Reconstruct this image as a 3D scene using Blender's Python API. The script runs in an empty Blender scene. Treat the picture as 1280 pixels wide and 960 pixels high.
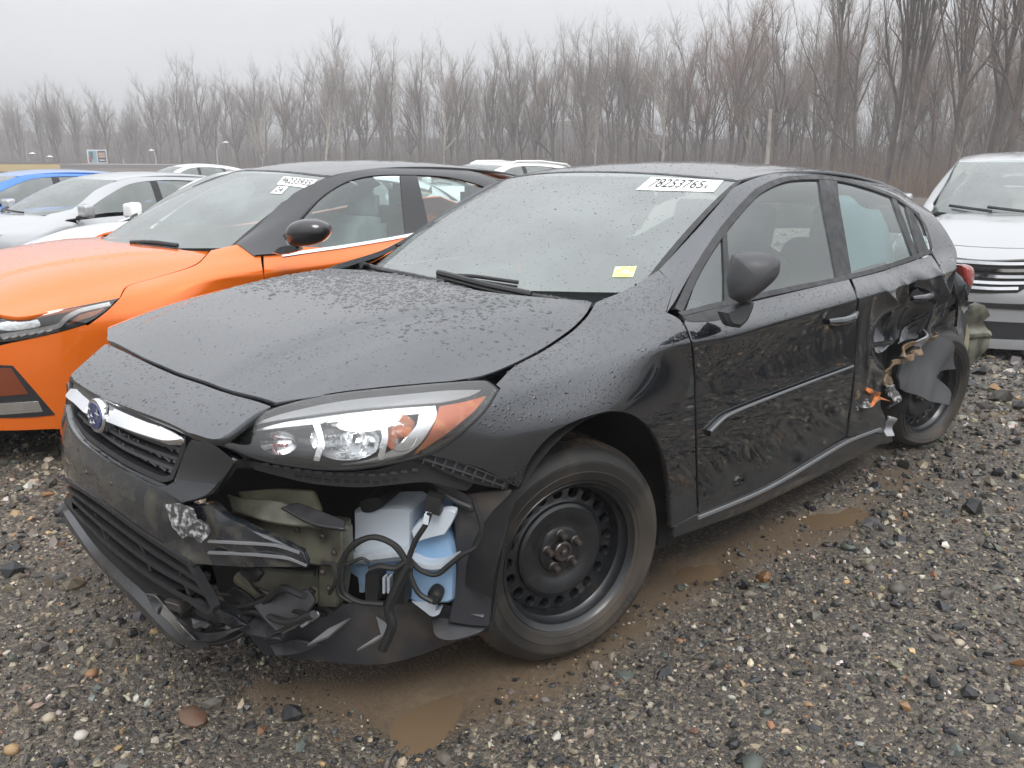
import bpy, bmesh, math, random
import numpy as np
from mathutils import Vector, Matrix
from mathutils.bvhtree import BVHTree
from mathutils.geometry import delaunay_2d_cdt
R = math.radians
random.seed(7); rng = np.random.default_rng(7)
SC = bpy.context.scene; COL = SC.collection

# ------------------------------------------------------------------ camera
CAM = np.array([-1.62298, -2.13967, 1.34659])
YAW, PITCH, ROLL, FPX = 0.776673, 0.258435, 0.007279, 1047.2
fw = np.array([math.cos(YAW)*math.cos(PITCH), math.sin(YAW)*math.cos(PITCH), -math.sin(PITCH)])
rt = np.array([math.sin(YAW), -math.cos(YAW), 0.0]); up = np.cross(rt, fw)
rt, up = math.cos(ROLL)*rt+math.sin(ROLL)*up, -math.sin(ROLL)*rt+math.cos(ROLL)*up
cd = bpy.data.cameras.new('camera'); cam = bpy.data.objects.new('camera', cd); COL.objects.link(cam)
cam.matrix_world = Matrix(((rt[0], up[0], -fw[0], CAM[0]), (rt[1], up[1], -fw[1], CAM[1]), (rt[2], up[2], -fw[2], CAM[2]), (0, 0, 0, 1)))
cd.sensor_fit = 'HORIZONTAL'; cd.sensor_width = 36; cd.lens = 36*FPX/1280
cd.clip_start = .05; cd.clip_end = 1500
SC.camera = cam

# ------------------------------------------------------------------ sky, sun, exposure
SUN_EL, SUN_AZ = R(52), R(215)
W = bpy.data.worlds.new('World'); SC.world = W; W.use_nodes = True
nt = W.node_tree; nt.nodes.clear()
def N(t, **k):
    n = nt.nodes.new(t)
    for a, b in k.items(): setattr(n, a, b)
    return n
sky = N('ShaderNodeTexSky', sky_type='NISHITA', sun_disc=False, sun_elevation=SUN_EL, sun_rotation=SUN_AZ, dust_density=4.0)
hs = N('ShaderNodeHueSaturation'); hs.inputs['Saturation'].default_value = .06; hs.inputs['Value'].default_value = 1.0
tc = N('ShaderNodeTexCoord'); sx = N('ShaderNodeSeparateXYZ')
# overcast luminance: brighter towards the zenith, faint cloud mottling
mr = N('ShaderNodeMapRange'); mr.inputs[1].default_value = -.05; mr.inputs[2].default_value = 1.0; mr.inputs[3].default_value = 3.2; mr.inputs[4].default_value = 18.5
ns = N('ShaderNodeTexNoise'); ns.inputs['Scale'].default_value = 2.2; ns.inputs['Detail'].default_value = 5
mp = N('ShaderNodeMapping'); mp.inputs['Scale'].default_value = (1, 1, 2.6)
mr2 = N('ShaderNodeMapRange'); mr2.inputs[1].default_value = .3; mr2.inputs[2].default_value = .7; mr2.inputs[3].default_value = .90; mr2.inputs[4].default_value = 1.08
mu = N('ShaderNodeMath', operation='MULTIPLY'); cmb = N('ShaderNodeMix', data_type='RGBA', blend_type='MULTIPLY')
cmb.inputs['Factor'].default_value = 1; cmb.inputs['A'].default_value = (.945, .965, 1.0, 1)
mix = N('ShaderNodeMix', data_type='RGBA'); mix.inputs['Factor'].default_value = .85
bg = N('ShaderNodeBackground'); bg.inputs['Strength'].default_value = .1; wo = N('ShaderNodeOutputWorld')
L = nt.links.new
L(tc.outputs['Generated'], sx.inputs[0]); L(sx.outputs['Z'], mr.inputs[0]); L(tc.outputs['Generated'], mp.inputs[0]); L(mp.outputs[0], ns.inputs['Vector'])
L(ns.outputs['Fac'], mr2.inputs[0]); L(mr.outputs[0], mu.inputs[0]); L(mr2.outputs[0], mu.inputs[1]); L(mu.outputs[0], cmb.inputs['B'])
L(sky.outputs[0], hs.inputs['Color']); L(hs.outputs[0], mix.inputs['A']); L(cmb.outputs['Result'], mix.inputs['B'])
L(mix.outputs['Result'], bg.inputs['Color']); L(bg.outputs[0], wo.inputs[0])
sd = bpy.data.lights.new('sun', 'SUN'); sun = bpy.data.objects.new('sun', sd); COL.objects.link(sun)
sd.energy = 1.3; sd.angle = R(25); sd.color = (1, .975, .94)
sun.rotation_euler = (R(90)-SUN_EL, 0, R(180)-SUN_AZ)
SC.view_settings.view_transform = 'Standard'; SC.view_settings.look = 'None'; SC.view_settings.exposure = 0.58; SC.view_settings.gamma = 1
SC.cycles.max_bounces = 8; SC.cycles.transparent_max_bounces = 24

# ------------------------------------------------------------------ engine
def tag(o, label=None, cat=None, group=None, kind=None):
    for k, v in (('label', label), ('category', cat), ('group', group), ('kind', kind)):
        if v: o[k] = v
    return o
def empty(name, mat=None, label=None, cat=None, group=None):
    o = bpy.data.objects.new(name, None); COL.objects.link(o); o.empty_display_size = .1
    if mat is not None: o.matrix_world = mat
    return tag(o, label, cat, group)
def link(name, me, parent=None, mat=None):
    o = bpy.data.objects.new(name, me); COL.objects.link(o)
    if mat is not None: me.materials.append(mat)
    if parent is not None: o.parent = parent
    return o
def mesh(name, V, Fs, mat=None, parent=None, smooth=True, normals=None, angle=None):
    me = bpy.data.meshes.new(name); me.from_pydata([tuple(map(float, v)) for v in V], [], [tuple(int(i) for i in f) for f in Fs])
    if smooth: me.polygons.foreach_set('use_smooth', [True]*len(me.polygons))
    if angle: me.set_sharp_from_angle(angle=R(angle))
    if normals is not None: me.normals_split_custom_set_from_vertices([tuple(map(float, n)) for n in normals])
    return link(name, me, parent, mat)
class MB:
    """collects simple shapes into one mesh"""
    def __init__(s): s.V = []; s.F = []
    def add(s, V, Fs):
        b = len(s.V); s.V += [tuple(map(float, v)) for v in V]; s.F += [tuple(int(i)+b for i in f) for f in Fs]; return s
    def box(s, lo, hi):
        (a, b, c), (d, e, f) = lo, hi
        return s.add([(a,b,c),(d,b,c),(d,e,c),(a,e,c),(a,b,f),(d,b,f),(d,e,f),(a,e,f)], [(0,3,2,1),(4,5,6,7),(0,1,5,4),(1,2,6,5),(2,3,7,6),(3,0,4,7)])
    def tube(s, P, r, n=8, cap=True):
        P = np.array(P, float); r = np.broadcast_to(np.array(r, float), (len(P),))
        T = np.gradient(P, axis=0); T /= np.linalg.norm(T, axis=1)[:, None]+1e-9
        a = np.array([0, 0, 1.]) if abs(T[0][2]) < .9 else np.array([1., 0, 0])
        V = []; 
        for i in range(len(P)):
            u = np.cross(T[i], a); 
            if np.linalg.norm(u) < 1e-6: u = np.cross(T[i], [0, 1., 0])
            u /= np.linalg.norm(u); w = np.cross(T[i], u); a = np.cross(u, T[i])
            for k in range(n):
                t = 2*math.pi*k/n; V.append(P[i]+r[i]*(math.cos(t)*u+math.sin(t)*w))
        Fs = [(i*n+k, i*n+(k+1) % n, (i+1)*n+(k+1) % n, (i+1)*n+k) for i in range(len(P)-1) for k in range(n)]
        if cap: Fs += [tuple(range(n))[::-1], tuple((len(P)-1)*n+k for k in range(n))]
        return s.add(V, Fs)
    def lathe(s, prof, n=32, o=(0,0,0), ax=(0,1,0), close=False):
        """prof: list of (radius, along-axis)"""
        ax = np.array(ax, float); ax /= np.linalg.norm(ax); u = np.cross(ax, [0,0,1.]) if abs(ax[2]) < .9 else np.cross(ax, [1.,0,0]); u /= np.linalg.norm(u); w = np.cross(ax, u)
        V = []; m = len(prof)
        for k in range(n):
            t = 2*math.pi*k/n; d = math.cos(t)*u+math.sin(t)*w
            for r, h in prof: V.append(np.array(o)+d*r+ax*h)
        Fs = []
        for k in range(n):
            for i in range(m if close else m-1):
                j = (i+1) % m; Fs.append((k*m+i, k*m+j, ((k+1) % n)*m+j, ((k+1) % n)*m+i))
        return s.add(V, Fs)
    def build(s, name, mat=None, parent=None, smooth=True, angle=35): return mesh(name, s.V, s.F, mat, parent, smooth, None, angle if smooth else None)
def bevel(o, w=.004, seg=2):
    m = o.modifiers.new('bevel', 'BEVEL'); m.width = w; m.segments = seg; m.limit_method = 'ANGLE'; m.angle_limit = R(40); return o

def spl(k):
    k = np.array(k, float); n = len(k); h = np.diff(k); A = np.zeros((n, n)); B = np.zeros((n, n)); A[0, 0] = A[-1, -1] = 1
    for i in range(1, n-1):
        A[i, i-1] = h[i-1]/6; A[i, i] = (h[i-1]+h[i])/3; A[i, i+1] = h[i]/6
        B[i, i-1] = 1/h[i-1]; B[i, i] = -1/h[i-1]-1/h[i]; B[i, i+1] = 1/h[i]
    D = np.linalg.solve(A, B)
    def basis(x):
        x = np.clip(np.asarray(x, float), k[0], k[-1]); i = np.clip(np.searchsorted(k, x)-1, 0, n-2)
        hh = h[i]; a = (k[i+1]-x)/hh; b = 1-a; M = ((a**3-a)[:, None]*D[i]+(b**3-b)[:, None]*D[i+1])*(hh**2/6)[:, None]
        r = np.arange(len(x)); M[r, i] += a; M[r, i+1] += b
        return M
    return basis
def ev(basis, vals, x): return basis(np.atleast_1d(x)) @ np.asarray(vals, float)

class Frame:
    """a vehicle's own space: matrix in the world, and camera rays brought into it"""
    def __init__(s, M): s.M = M; Mi = np.array(M.inverted()); s.o = Mi[:3, :3] @ CAM + Mi[:3, 3]; s.Ri = Mi[:3, :3]
    def ray(s, px, py):
        d = fw*FPX+rt*(px-640)-up*(py-480); d /= np.linalg.norm(d); return s.o, s.Ri @ d
    def onplane(s, px, py, p, n):
        o, d = s.ray(px, py); p = np.array(p, float); n = np.array(n, float); return o+d*(((p-o)@n)/(d@n))
    def onX(s, px, py, x): return s.onplane(px, py, (x,0,0), (1,0,0))
    def onY(s, px, py, y): return s.onplane(px, py, (0,y,0), (0,1,0))
    def onZ(s, px, py, z): return s.onplane(px, py, (0,0,z), (0,0,1))
class Surf:
    def __init__(s, fr, f, u0, u1, v0, v1, nu=120, nv=60, flip=False):
        s.fr, s.f, s.b, s.flip = fr, f, (u0, u1, v0, v1), flip
        U, V = np.meshgrid(np.linspace(u0, u1, nu), np.linspace(v0, v1, nv), indexing='ij'); s.g = (nu, nv)
        uv = np.stack([U.ravel(), V.ravel()], 1); P = f(uv); s.uv = uv; s.P = P
        Fs = []
        for i in range(nu-1):
            for j in range(nv-1):
                a = i*nv+j; Fs.append((a, a+nv, a+nv+1)); Fs.append((a, a+nv+1, a+1))
        s.F = Fs; s.bvh = BVHTree.FromPolygons([Vector(p) for p in P], Fs)
    def at(s, loc, fi):
        a, b, c = s.F[fi]; A, B, C = s.P[a], s.P[b], s.P[c]; p = np.array(loc)
        v0, v1, v2 = B-A, C-A, p-A; d00, d01, d11, d20, d21 = v0@v0, v0@v1, v1@v1, v2@v0, v2@v1; dn = d00*d11-d01*d01+1e-18
        v = (d11*d20-d01*d21)/dn; w = (d00*d21-d01*d20)/dn
        return (1-v-w)*s.uv[a]+v*s.uv[b]+w*s.uv[c]
    def hit(s, px, py):
        o, d = s.fr.ray(px, py); loc, n, fi, dist = s.bvh.ray_cast(Vector(o), Vector(d))
        if loc is None:   # just past the silhouette: nearest point along the ray
            best = None
            for t in np.linspace(1.2, 8, 160):
                q = s.bvh.find_nearest(Vector(o+d*t))
                if q[0] is not None and (best is None or q[3] < best[3]): best = q
            loc, n, fi, dist = best
        return s.at(loc, fi)
    def near(s, p):
        q = s.bvh.find_nearest(Vector(p)); return s.at(q[0], q[2])
    def nrm(s, uv):
        e = np.array([(s.b[1]-s.b[0])*2e-3, (s.b[3]-s.b[2])*2e-3]); du = s.f(uv+[e[0], 0])-s.f(uv-[e[0], 0]); dv = s.f(uv+[0, e[1]])-s.f(uv-[0, e[1]])
        n = np.cross(du, dv); n /= np.linalg.norm(n, axis=1)[:, None]+1e-12
        return -n if s.flip else n
def smooth_poly(pts, n=5, closed=True):
    """Catmull-Rom through the points; a third item marks a sharp corner"""
    P = np.array([p[:2] for p in pts], float); c = [len(p) > 2 for p in pts]; m = len(P); out = []
    for i in range(m if closed else m-1):
        a, b = P[i], P[(i+1) % m]
        p0 = P[i-1] if (not c[i] and (closed or i > 0)) else a-(b-a)
        p3 = P[(i+2) % m] if (not c[(i+1) % m] and (closed or i+2 < m)) else b+(b-a)
        if c[i] and c[(i+1) % m]: p0, p3 = a-(b-a), b+(b-a)
        la = np.linalg.norm(b-a); p0 = a-(a-p0)*min(1, la/(np.linalg.norm(a-p0)+1e-9)); p3 = b+(p3-b)*min(1, la/(np.linalg.norm(p3-b)+1e-9))
        for k in range(n):
            t = k/n; out.append(.5*((2*a)+(b-p0)*t+(2*p0-5*a+4*b-p3)*t*t+(3*a-p0-3*b+p3)*t**3))
    if not closed: out.append(P[-1])
    return np.array(out)
def inside(poly, q):
    x, y = q[:, 0], q[:, 1]; r = np.zeros(len(q), bool); n = len(poly); j = n-1
    for i in range(n):
        xi, yi = poly[i]; xj, yj = poly[j]
        c = ((yi > y) != (yj > y)) & (x < (xj-xi)*(y-yi)/(yj-yi+1e-15)+xi); r ^= c; j = i
    return r
def tri2d(poly, res):
    """fills a 2-D outline with a triangle mesh of about that spacing"""
    Q = [poly[0]]
    for p in poly[1:]:
        if np.linalg.norm(p-Q[-1]) > res*.15: Q.append(p)
    if np.linalg.norm(Q[0]-Q[-1]) < res*.15: Q.pop()
    D = []
    for i in range(len(Q)):
        a, b = Q[i], Q[(i+1) % len(Q)]; k = max(1, int(np.linalg.norm(b-a)/res+.5))
        for t in range(k): D.append(a+(b-a)*t/k)
    Q = np.array(D); lo, hi = Q.min(0), Q.max(0); g = []
    nx, ny = int((hi[0]-lo[0])/res)+2, int((hi[1]-lo[1])/(res*.866))+2
    X, Y = np.meshgrid(np.arange(nx), np.arange(ny)); G = np.stack([lo[0]+(X.ravel()+.5*(Y.ravel() % 2))*res, lo[1]+Y.ravel()*res*.866], 1)
    G = G[inside(Q, G)]
    if len(G):
        a = Q; b = np.roll(Q, -1, 0); ab = b-a; dmin = np.full(len(G), 9e9)
        for i in range(len(a)):
            t = np.clip(((G-a[i])@ab[i])/(ab[i]@ab[i]+1e-15), 0, 1); dmin = np.minimum(dmin, np.linalg.norm(G-a[i]-t[:, None]*ab[i], axis=1))
        G = G[dmin > res*.45]
    n = len(Q); P = np.concatenate([Q, G]) if len(G) else Q
    v, e, f, *_ = delaunay_2d_cdt([Vector(p) for p in P], [(i, (i+1) % n) for i in range(n)], [tuple(range(n))], 1, 1e-7)
    v = np.array([tuple(p) for p in v]); fs = []
    for t in f:
        t = list(t)
        a, b, c = v[t[0]], v[t[1]], v[t[2]]
        fs.append(t if (b[0]-a[0])*(c[1]-a[1])-(b[1]-a[1])*(c[0]-a[0]) > 0 else t[::-1])
    cnt = {}
    for t in fs:
        for i in range(len(t)): e = (t[i], t[(i+1) % len(t)]); cnt[e] = 1
    bd = [e for e in cnt if (e[1], e[0]) not in cnt]
    return v, fs, bd
def panel(name, surf, px=None, mat=None, parent=None, res=.02, lift=0.0, edge=.012, uv=None, disp=None, n=5, flat=False, soft=0.0):
    """a sheet cut from a surface by an outline (picture outline or surface outline), with a turned-in edge"""
    if uv is None:
        pl = smooth_poly(px, n); uvp = np.array([surf.hit(*p) for p in pl])
    else: uvp = smooth_poly(uv, n)
    c = uvp.mean(0)[None]; e = 1e-3*np.array([surf.b[1]-surf.b[0], surf.b[3]-surf.b[2]])
    su = np.linalg.norm(surf.f(c+[e[0], 0])-surf.f(c-[e[0], 0]))/(2*e[0]); sv = np.linalg.norm(surf.f(c+[0, e[1]])-surf.f(c-[0, e[1]]))/(2*e[1]); s = np.array([su, sv])
    v, fs, bd = tri2d(uvp*s, res); q = v/s; P = surf.f(q); Nn = surf.nrm(q)
    # orient faces with the outward normals
    t = fs[len(fs)//2]; fn = np.cross(P[t[1]]-P[t[0]], P[t[2]]-P[t[0]])
    if fn @ Nn[t[0]] < 0: fs = [f[::-1] for f in fs]; bd = [(b, a) for a, b in bd]
    P = P+Nn*lift
    if disp is not None:
        P = disp(P, Nn); Nn = np.zeros_like(P)
        for f in fs:
            fn = np.cross(P[f[1]]-P[f[0]], P[f[2]]-P[f[0]])
            for i in f: Nn[i] += fn
        Nn /= np.linalg.norm(Nn, axis=1)[:, None]+1e-12
    V = list(P); NN = list(Nn); F2 = list(map(tuple, fs))
    if edge:
        top, low = {}, {}
        on = {}
        for a, b in bd:
            d = P[b]-P[a]; o = np.cross(d, Nn[a]); o /= np.linalg.norm(o)+1e-12
            for i in (a, b): on[i] = on.get(i, 0)+o
        for i, o in on.items():
            o = o/(np.linalg.norm(o)+1e-12); top[i] = len(V); V.append(P[i]); NN.append(o*.8+Nn[i]*.6)
            low[i] = len(V); V.append(P[i]-Nn[i]*edge); NN.append(o)
        for a, b in bd: F2.append((top[b], top[a], low[a], low[b]))
    return mesh(name, V, F2, mat, parent, True, None if flat else NN)
def mirrored(o, parent=None, name=None):
    """the same piece on the other side of its vehicle (y negated)"""
    me = o.data; n = len(me.vertices); co = np.empty(n*3); me.vertices.foreach_get('co', co); co = co.reshape(-1, 3)*[1, -1, 1]
    Fs = [tuple(p.vertices)[::-1] for p in me.polygons]
    q = mesh(name or o.name.split('.')[0], co, Fs, me.materials[0] if me.materials else None, parent or o.parent, True, None, 35)
    for m in list(me.materials)[1:]: q.data.materials.append(m)
    return q
def slab(name, fr, px, p, nrm, th, mat=None, parent=None, n=4, bev=.0, smooth=True, res=None, warp=None):
    """a solid plate standing on the plane (p, nrm) with a traced outline; th is its thickness away from the viewer"""
    nrm = np.array(nrm, float); nrm /= np.linalg.norm(nrm)
    pl = smooth_poly(px, n); Q = np.array([fr.onplane(a, b, p, nrm) for a, b in pl])
    o, d = fr.ray(*pl[0])
    if nrm @ d > 0: nrm = -nrm
    a = np.cross(nrm, [0, 0, 1.]) if abs(nrm[2]) < .9 else np.cross(nrm, [1., 0, 0]); a /= np.linalg.norm(a); b = np.cross(nrm, a)
    p2 = np.stack([(Q-Q[0])@a, (Q-Q[0])@b], 1)
    size = np.ptp(p2, axis=0).max()
    v, fs, bd = tri2d(p2, res or max(size/12, .008))
    T = Q[0]+v[:, :1]*a+v[:, 1:]*b
    if warp is not None: T = warp(T)
    t = fs[0]; fn = np.cross(T[t[1]]-T[t[0]], T[t[2]]-T[t[0]])
    if fn @ nrm < 0: fs = [f[::-1] for f in fs]; bd = [(y, x) for x, y in bd]
    k = len(T); V = np.concatenate([T, T-nrm*th]); Fs = [tuple(f) for f in fs]+[tuple(i+k for i in f[::-1]) for f in fs]+[(y, x, x+k, y+k) for x, y in bd]
    o = mesh(name, V, Fs, mat, parent, smooth, None, 35)
    if bev: bevel(o, bev)
    return o
# ------------------------------------------------------------------ more builders
def strip(name, surf, px, w, mat, parent, lift=.002, th=.004, n=6, closed=False, uv=None, taper=None):
    """a flat moulding of width w (metres) laid along a path on a surface"""
    q = smooth_poly(uv if uv is not None else px, n, closed)
    u = q if uv is not None else np.array([surf.hit(*p) for p in q])
    P = surf.f(u); Nn = surf.nrm(u); T = np.gradient(P, axis=0)
    if closed: T = np.roll(P, -1, 0)-np.roll(P, 1, 0)
    S = np.cross(T, Nn); S /= np.linalg.norm(S, axis=1)[:, None]+1e-12; m = len(P)
    ww = np.full(m, w) if taper is None else w*np.interp(np.linspace(0, 1, m), *taper)
    S = S*ww[:, None]/2
    A = [P+S+Nn*(lift-th), P+S*.8+Nn*lift, P-S*.8+Nn*lift, P-S+Nn*(lift-th)]
    V = np.stack(A, 1).reshape(-1, 3); Fs = []
    for i in range(m if closed else m-1):
        j = (i+1) % m
        for k in range(3): Fs.append((i*4+k, j*4+k, j*4+k+1, i*4+k+1))
    if not closed: Fs += [(0, 1, 2, 3), (m*4-1, m*4-2, m*4-3, m*4-4)]
    f = Fs[1]; fn = np.cross(V[f[1]]-V[f[0]], V[f[2]]-V[f[0]])
    if fn @ Nn[0] < 0: Fs = [x[::-1] for x in Fs]
    return mesh(name, V, Fs, mat, parent, True, None, 30)
def puff(name, fr, px, p, nrm, layers, mat, parent, n=4, shift=(0, 0, 0), angle=40):
    """a solid with a traced outline: layers of (depth away from the viewer, scale)"""
    nrm = np.array(nrm, float); nrm /= np.linalg.norm(nrm); pl = smooth_poly(px, n); Q = np.array([fr.onplane(a, b, p, nrm) for a, b in pl])
    o, d = fr.ray(*pl[0])
    if nrm @ d > 0: nrm = -nrm
    c = Q.mean(0); m = len(Q); V = []; shift = np.array(shift, float)
    for dep, sc in layers: V += list(c+(Q-c)*sc-nrm*dep+shift*dep)
    Fs = [(i*m+k, i*m+(k+1) % m, (i+1)*m+(k+1) % m, (i+1)*m+k) for i in range(len(layers)-1) for k in range(m)]
    Fs += [tuple(range(m))[::-1], tuple((len(layers)-1)*m+k for k in range(m))]
    e1, e2 = Q[1]-Q[0], c-Q[0]
    if np.cross(e1, e2) @ nrm > 0: Fs = [f[::-1] for f in Fs]; 
    Fs = [f[::-1] for f in Fs] if np.cross(V[Fs[-2][1]]-V[Fs[-2][0]], V[Fs[-2][2]]-V[Fs[-2][1]]) @ nrm < 0 else Fs
    return mesh(name, V, Fs, mat, parent, True, None, angle)
ROUND = [(-.0, .80), (.006, .93), (.016, .99), (.03, 1.0), (.06, 1.0), (.085, .97), (.10, .9)]
def decal_text(name, surf, quad, text, mat, parent, lift=.0012, uv=False, box=(.06, .94, .15, .85), font_scale=1.0):
    cu = bpy.data.curves.new(name, 'FONT'); cu.body = text; cu.resolution_u = 2; cu.align_x = 'LEFT'
    ob = bpy.data.objects.new(name, cu); COL.objects.link(ob); me = bpy.data.meshes.new_from_object(ob); bpy.data.objects.remove(ob)
    co = np.array([v.co[:2] for v in me.vertices]); lo, hi = co.min(0), co.max(0); q = (co-lo)/(hi-lo)
    a = box[0]+q[:, 0]*(box[1]-box[0]); b = box[2]+q[:, 1]*(box[3]-box[2])
    Q = np.array([q if uv else surf.hit(*q) for q in quad])
    u = (1-a)[:, None]*(1-b)[:, None]*Q[0]+a[:, None]*(1-b)[:, None]*Q[1]+a[:, None]*b[:, None]*Q[2]+(1-a)[:, None]*b[:, None]*Q[3]
    P = surf.f(u); Nn = surf.nrm(u); V = P+Nn*lift; Fs = [tuple(p.vertices) for p in me.polygons]
    f = Fs[0]
    if np.cross(V[f[1]]-V[f[0]], V[f[2]]-V[f[0]]) @ Nn[f[0]] < 0: Fs = [x[::-1] for x in Fs]
    bpy.data.meshes.remove(me)
    return mesh(name, V, Fs, mat, parent, False)

# ------------------------------------------------------------------ materials
def lin(c):
    return tuple(((x/255)/12.92 if x/255 <= .04045 else ((x/255+.055)/1.055)**2.4) for x in c)
def M(name, col, rough=.5, metal=0., coat=0., coatr=.03, ior=1.5, var=None, bump=None, dirt=None, rvar=None, alpha=None, trans=0., spec=.5):
    """principled material; var=(scale, second colour, lo, hi), bump=(scale, strength, distance), dirt=(scale, colour, lo, hi, roughness)"""
    m = bpy.data.materials.new(name); m.use_nodes = True; t = m.node_tree; b = t.nodes['Principled BSDF']; K = t.links.new
    b.inputs['Base Color'].default_value = (*col, 1); b.inputs['Roughness'].default_value = rough; b.inputs['Metallic'].default_value = metal
    b.inputs['Coat Weight'].default_value = coat; b.inputs['Coat Roughness'].default_value = coatr; b.inputs['IOR'].default_value = ior
    b.inputs['Specular IOR Level'].default_value = spec; b.inputs['Transmission Weight'].default_value = trans
    tc = t.nodes.new('ShaderNodeTexCoord'); src = None
    def noise(scale, det=6, dist=0.):
        n = t.nodes.new('ShaderNodeTexNoise'); n.inputs['Scale'].default_value = scale; n.inputs['Detail'].default_value = det; n.inputs['Distortion'].default_value = dist
        K(tc.outputs['Object'], n.inputs['Vector']); return n.outputs['Fac']
    def ramp(s, lo, hi, a=0., z=1.):
        r = t.nodes.new('ShaderNodeMapRange'); K(s, r.inputs[0])
        for i, v in enumerate((lo, hi, a, z)): r.inputs[i+1].default_value = v
        return r.outputs[0]
    def mixc(f, a, c):
        x = t.nodes.new('ShaderNodeMix'); x.data_type = 'RGBA'; K(f, x.inputs['Factor'])
        if isinstance(a, tuple): x.inputs['A'].default_value = (*a, 1)
        else: K(a, x.inputs['A'])
        x.inputs['B'].default_value = (*c, 1); return x.outputs['Result']
    if var: src = mixc(ramp(noise(var[0]), var[2], var[3]), col, var[1]); K(src, b.inputs['Base Color'])
    if dirt:
        f = ramp(noise(dirt[0], 10, .6), dirt[2], dirt[3]); K(mixc(f, src or col, dirt[1]), b.inputs['Base Color']); K(ramp(f, 0, 1, rough, dirt[4]), b.inputs['Roughness'])
        if coat: K(ramp(f, 0, 1, coat, 0.), b.inputs['Coat Weight'])
    elif rvar: K(ramp(noise(rvar[0]), .35, .65, rvar[1], rvar[2]), b.inputs['Roughness'])
    if bump:
        bn = t.nodes.new('ShaderNodeBump'); bn.inputs['Strength'].default_value = bump[1]; bn.inputs['Distance'].default_value = bump[2]; K(noise(bump[0], 4), bn.inputs['Height']); K(bn.outputs[0], b.inputs['Normal'])
    return m
def paint(name, col, flake=.0, dirt=None, metal=0., rough=.32, drops=True, coat=1., ci=1.55):
    """car paint under clear coat, wet, with fine rain beads raising the coat, and road dirt thrown up low down"""
    m = M(name, col, rough, metal, coat, .025); t = m.node_tree; b = t.nodes['Principled BSDF']; K = t.links.new; b.inputs['Coat IOR'].default_value = ci; b.inputs['Specular IOR Level'].default_value = .25
    tc = t.nodes.new('ShaderNodeTexCoord')
    if dirt:
        sp = t.nodes.new('ShaderNodeSeparateXYZ'); K(tc.outputs['Object'], sp.inputs[0])
        n = t.nodes.new('ShaderNodeTexNoise'); n.inputs['Scale'].default_value = 9; n.inputs['Detail'].default_value = 10; n.inputs['Roughness'].default_value = .7; K(tc.outputs['Object'], n.inputs['Vector'])
        h = t.nodes.new('ShaderNodeMapRange'); K(sp.outputs['Z'], h.inputs[0])
        for i, v in enumerate((.12, dirt[2], .42, -.34)): h.inputs[i+1].default_value = v
        a = t.nodes.new('ShaderNodeMath'); a.operation = 'ADD'; K(n.outputs['Fac'], a.inputs[0]); K(h.outputs[0], a.inputs[1])
        r = t.nodes.new('ShaderNodeMapRange'); K(a.outputs[0], r.inputs[0]); r.inputs[1].default_value = .5; r.inputs[2].default_value = .95; r.inputs[4].default_value = dirt[1]
        x = t.nodes.new('ShaderNodeMix'); x.data_type = 'RGBA'; K(r.outputs[0], x.inputs['Factor']); x.inputs['A'].default_value = (*col, 1); x.inputs['B'].default_value = (*dirt[0], 1); K(x.outputs['Result'], b.inputs['Base Color'])
        rm = t.nodes.new('ShaderNodeMapRange'); K(r.outputs[0], rm.inputs[0]); rm.inputs[2].default_value = max(dirt[1], .01); rm.inputs[3].default_value = metal; rm.inputs[4].default_value = 0.; K(rm.outputs[0], b.inputs['Metallic'])
        rc = t.nodes.new('ShaderNodeMapRange'); K(r.outputs[0], rc.inputs[0]); rc.inputs[2].default_value = dirt[1]; rc.inputs[3].default_value = .025; rc.inputs[4].default_value = .34; K(rc.outputs[0], b.inputs['Coat Roughness'])
        rr = t.nodes.new('ShaderNodeMapRange'); K(r.outputs[0], rr.inputs[0]); rr.inputs[2].default_value = dirt[1]; rr.inputs[3].default_value = coat; rr.inputs[4].default_value = .15; K(rr.outputs[0], b.inputs['Coat Weight'])
    if drops:
        v = t.nodes.new('ShaderNodeTexVoronoi'); v.inputs['Scale'].default_value = 130; K(tc.outputs['Object'], v.inputs['Vector'])
        r = t.nodes.new('ShaderNodeMapRange'); r.interpolation_type = 'SMOOTHSTEP'; K(v.outputs['Distance'], r.inputs[0])
        for i, w in enumerate((.05, .34, 1., 0.)): r.inputs[i+1].default_value = w
        sp2 = t.nodes.new('ShaderNodeSeparateXYZ'); K(v.outputs['Color'], sp2.inputs[0]); gt = t.nodes.new('ShaderNodeMath'); gt.operation = 'GREATER_THAN'; gt.inputs[1].default_value = .55; K(sp2.outputs[0], gt.inputs[0])
        mu = t.nodes.new('ShaderNodeMath'); mu.operation = 'MULTIPLY'; K(gt.outputs[0], mu.inputs[0]); K(r.outputs[0], mu.inputs[1])
        geo = t.nodes.new('ShaderNodeNewGeometry'); s3 = t.nodes.new('ShaderNodeSeparateXYZ'); K(geo.outputs['Normal'], s3.inputs[0])   # beads sit where rain lands: on faces that look up
        u = t.nodes.new('ShaderNodeMapRange'); K(s3.outputs['Z'], u.inputs[0])
        for i, w in enumerate((.12, .5, .0, 1.)): u.inputs[i+1].default_value = w
        m3 = t.nodes.new('ShaderNodeMath'); m3.operation = 'MULTIPLY'; K(mu.outputs[0], m3.inputs[0]); K(u.outputs[0], m3.inputs[1])
        bn = t.nodes.new('ShaderNodeBump'); bn.inputs['Strength'].default_value = .22; bn.inputs['Distance'].default_value = .0012; K(m3.outputs[0], bn.inputs['Height']); K(bn.outputs[0], b.inputs['Coat Normal'])
    return m
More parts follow.
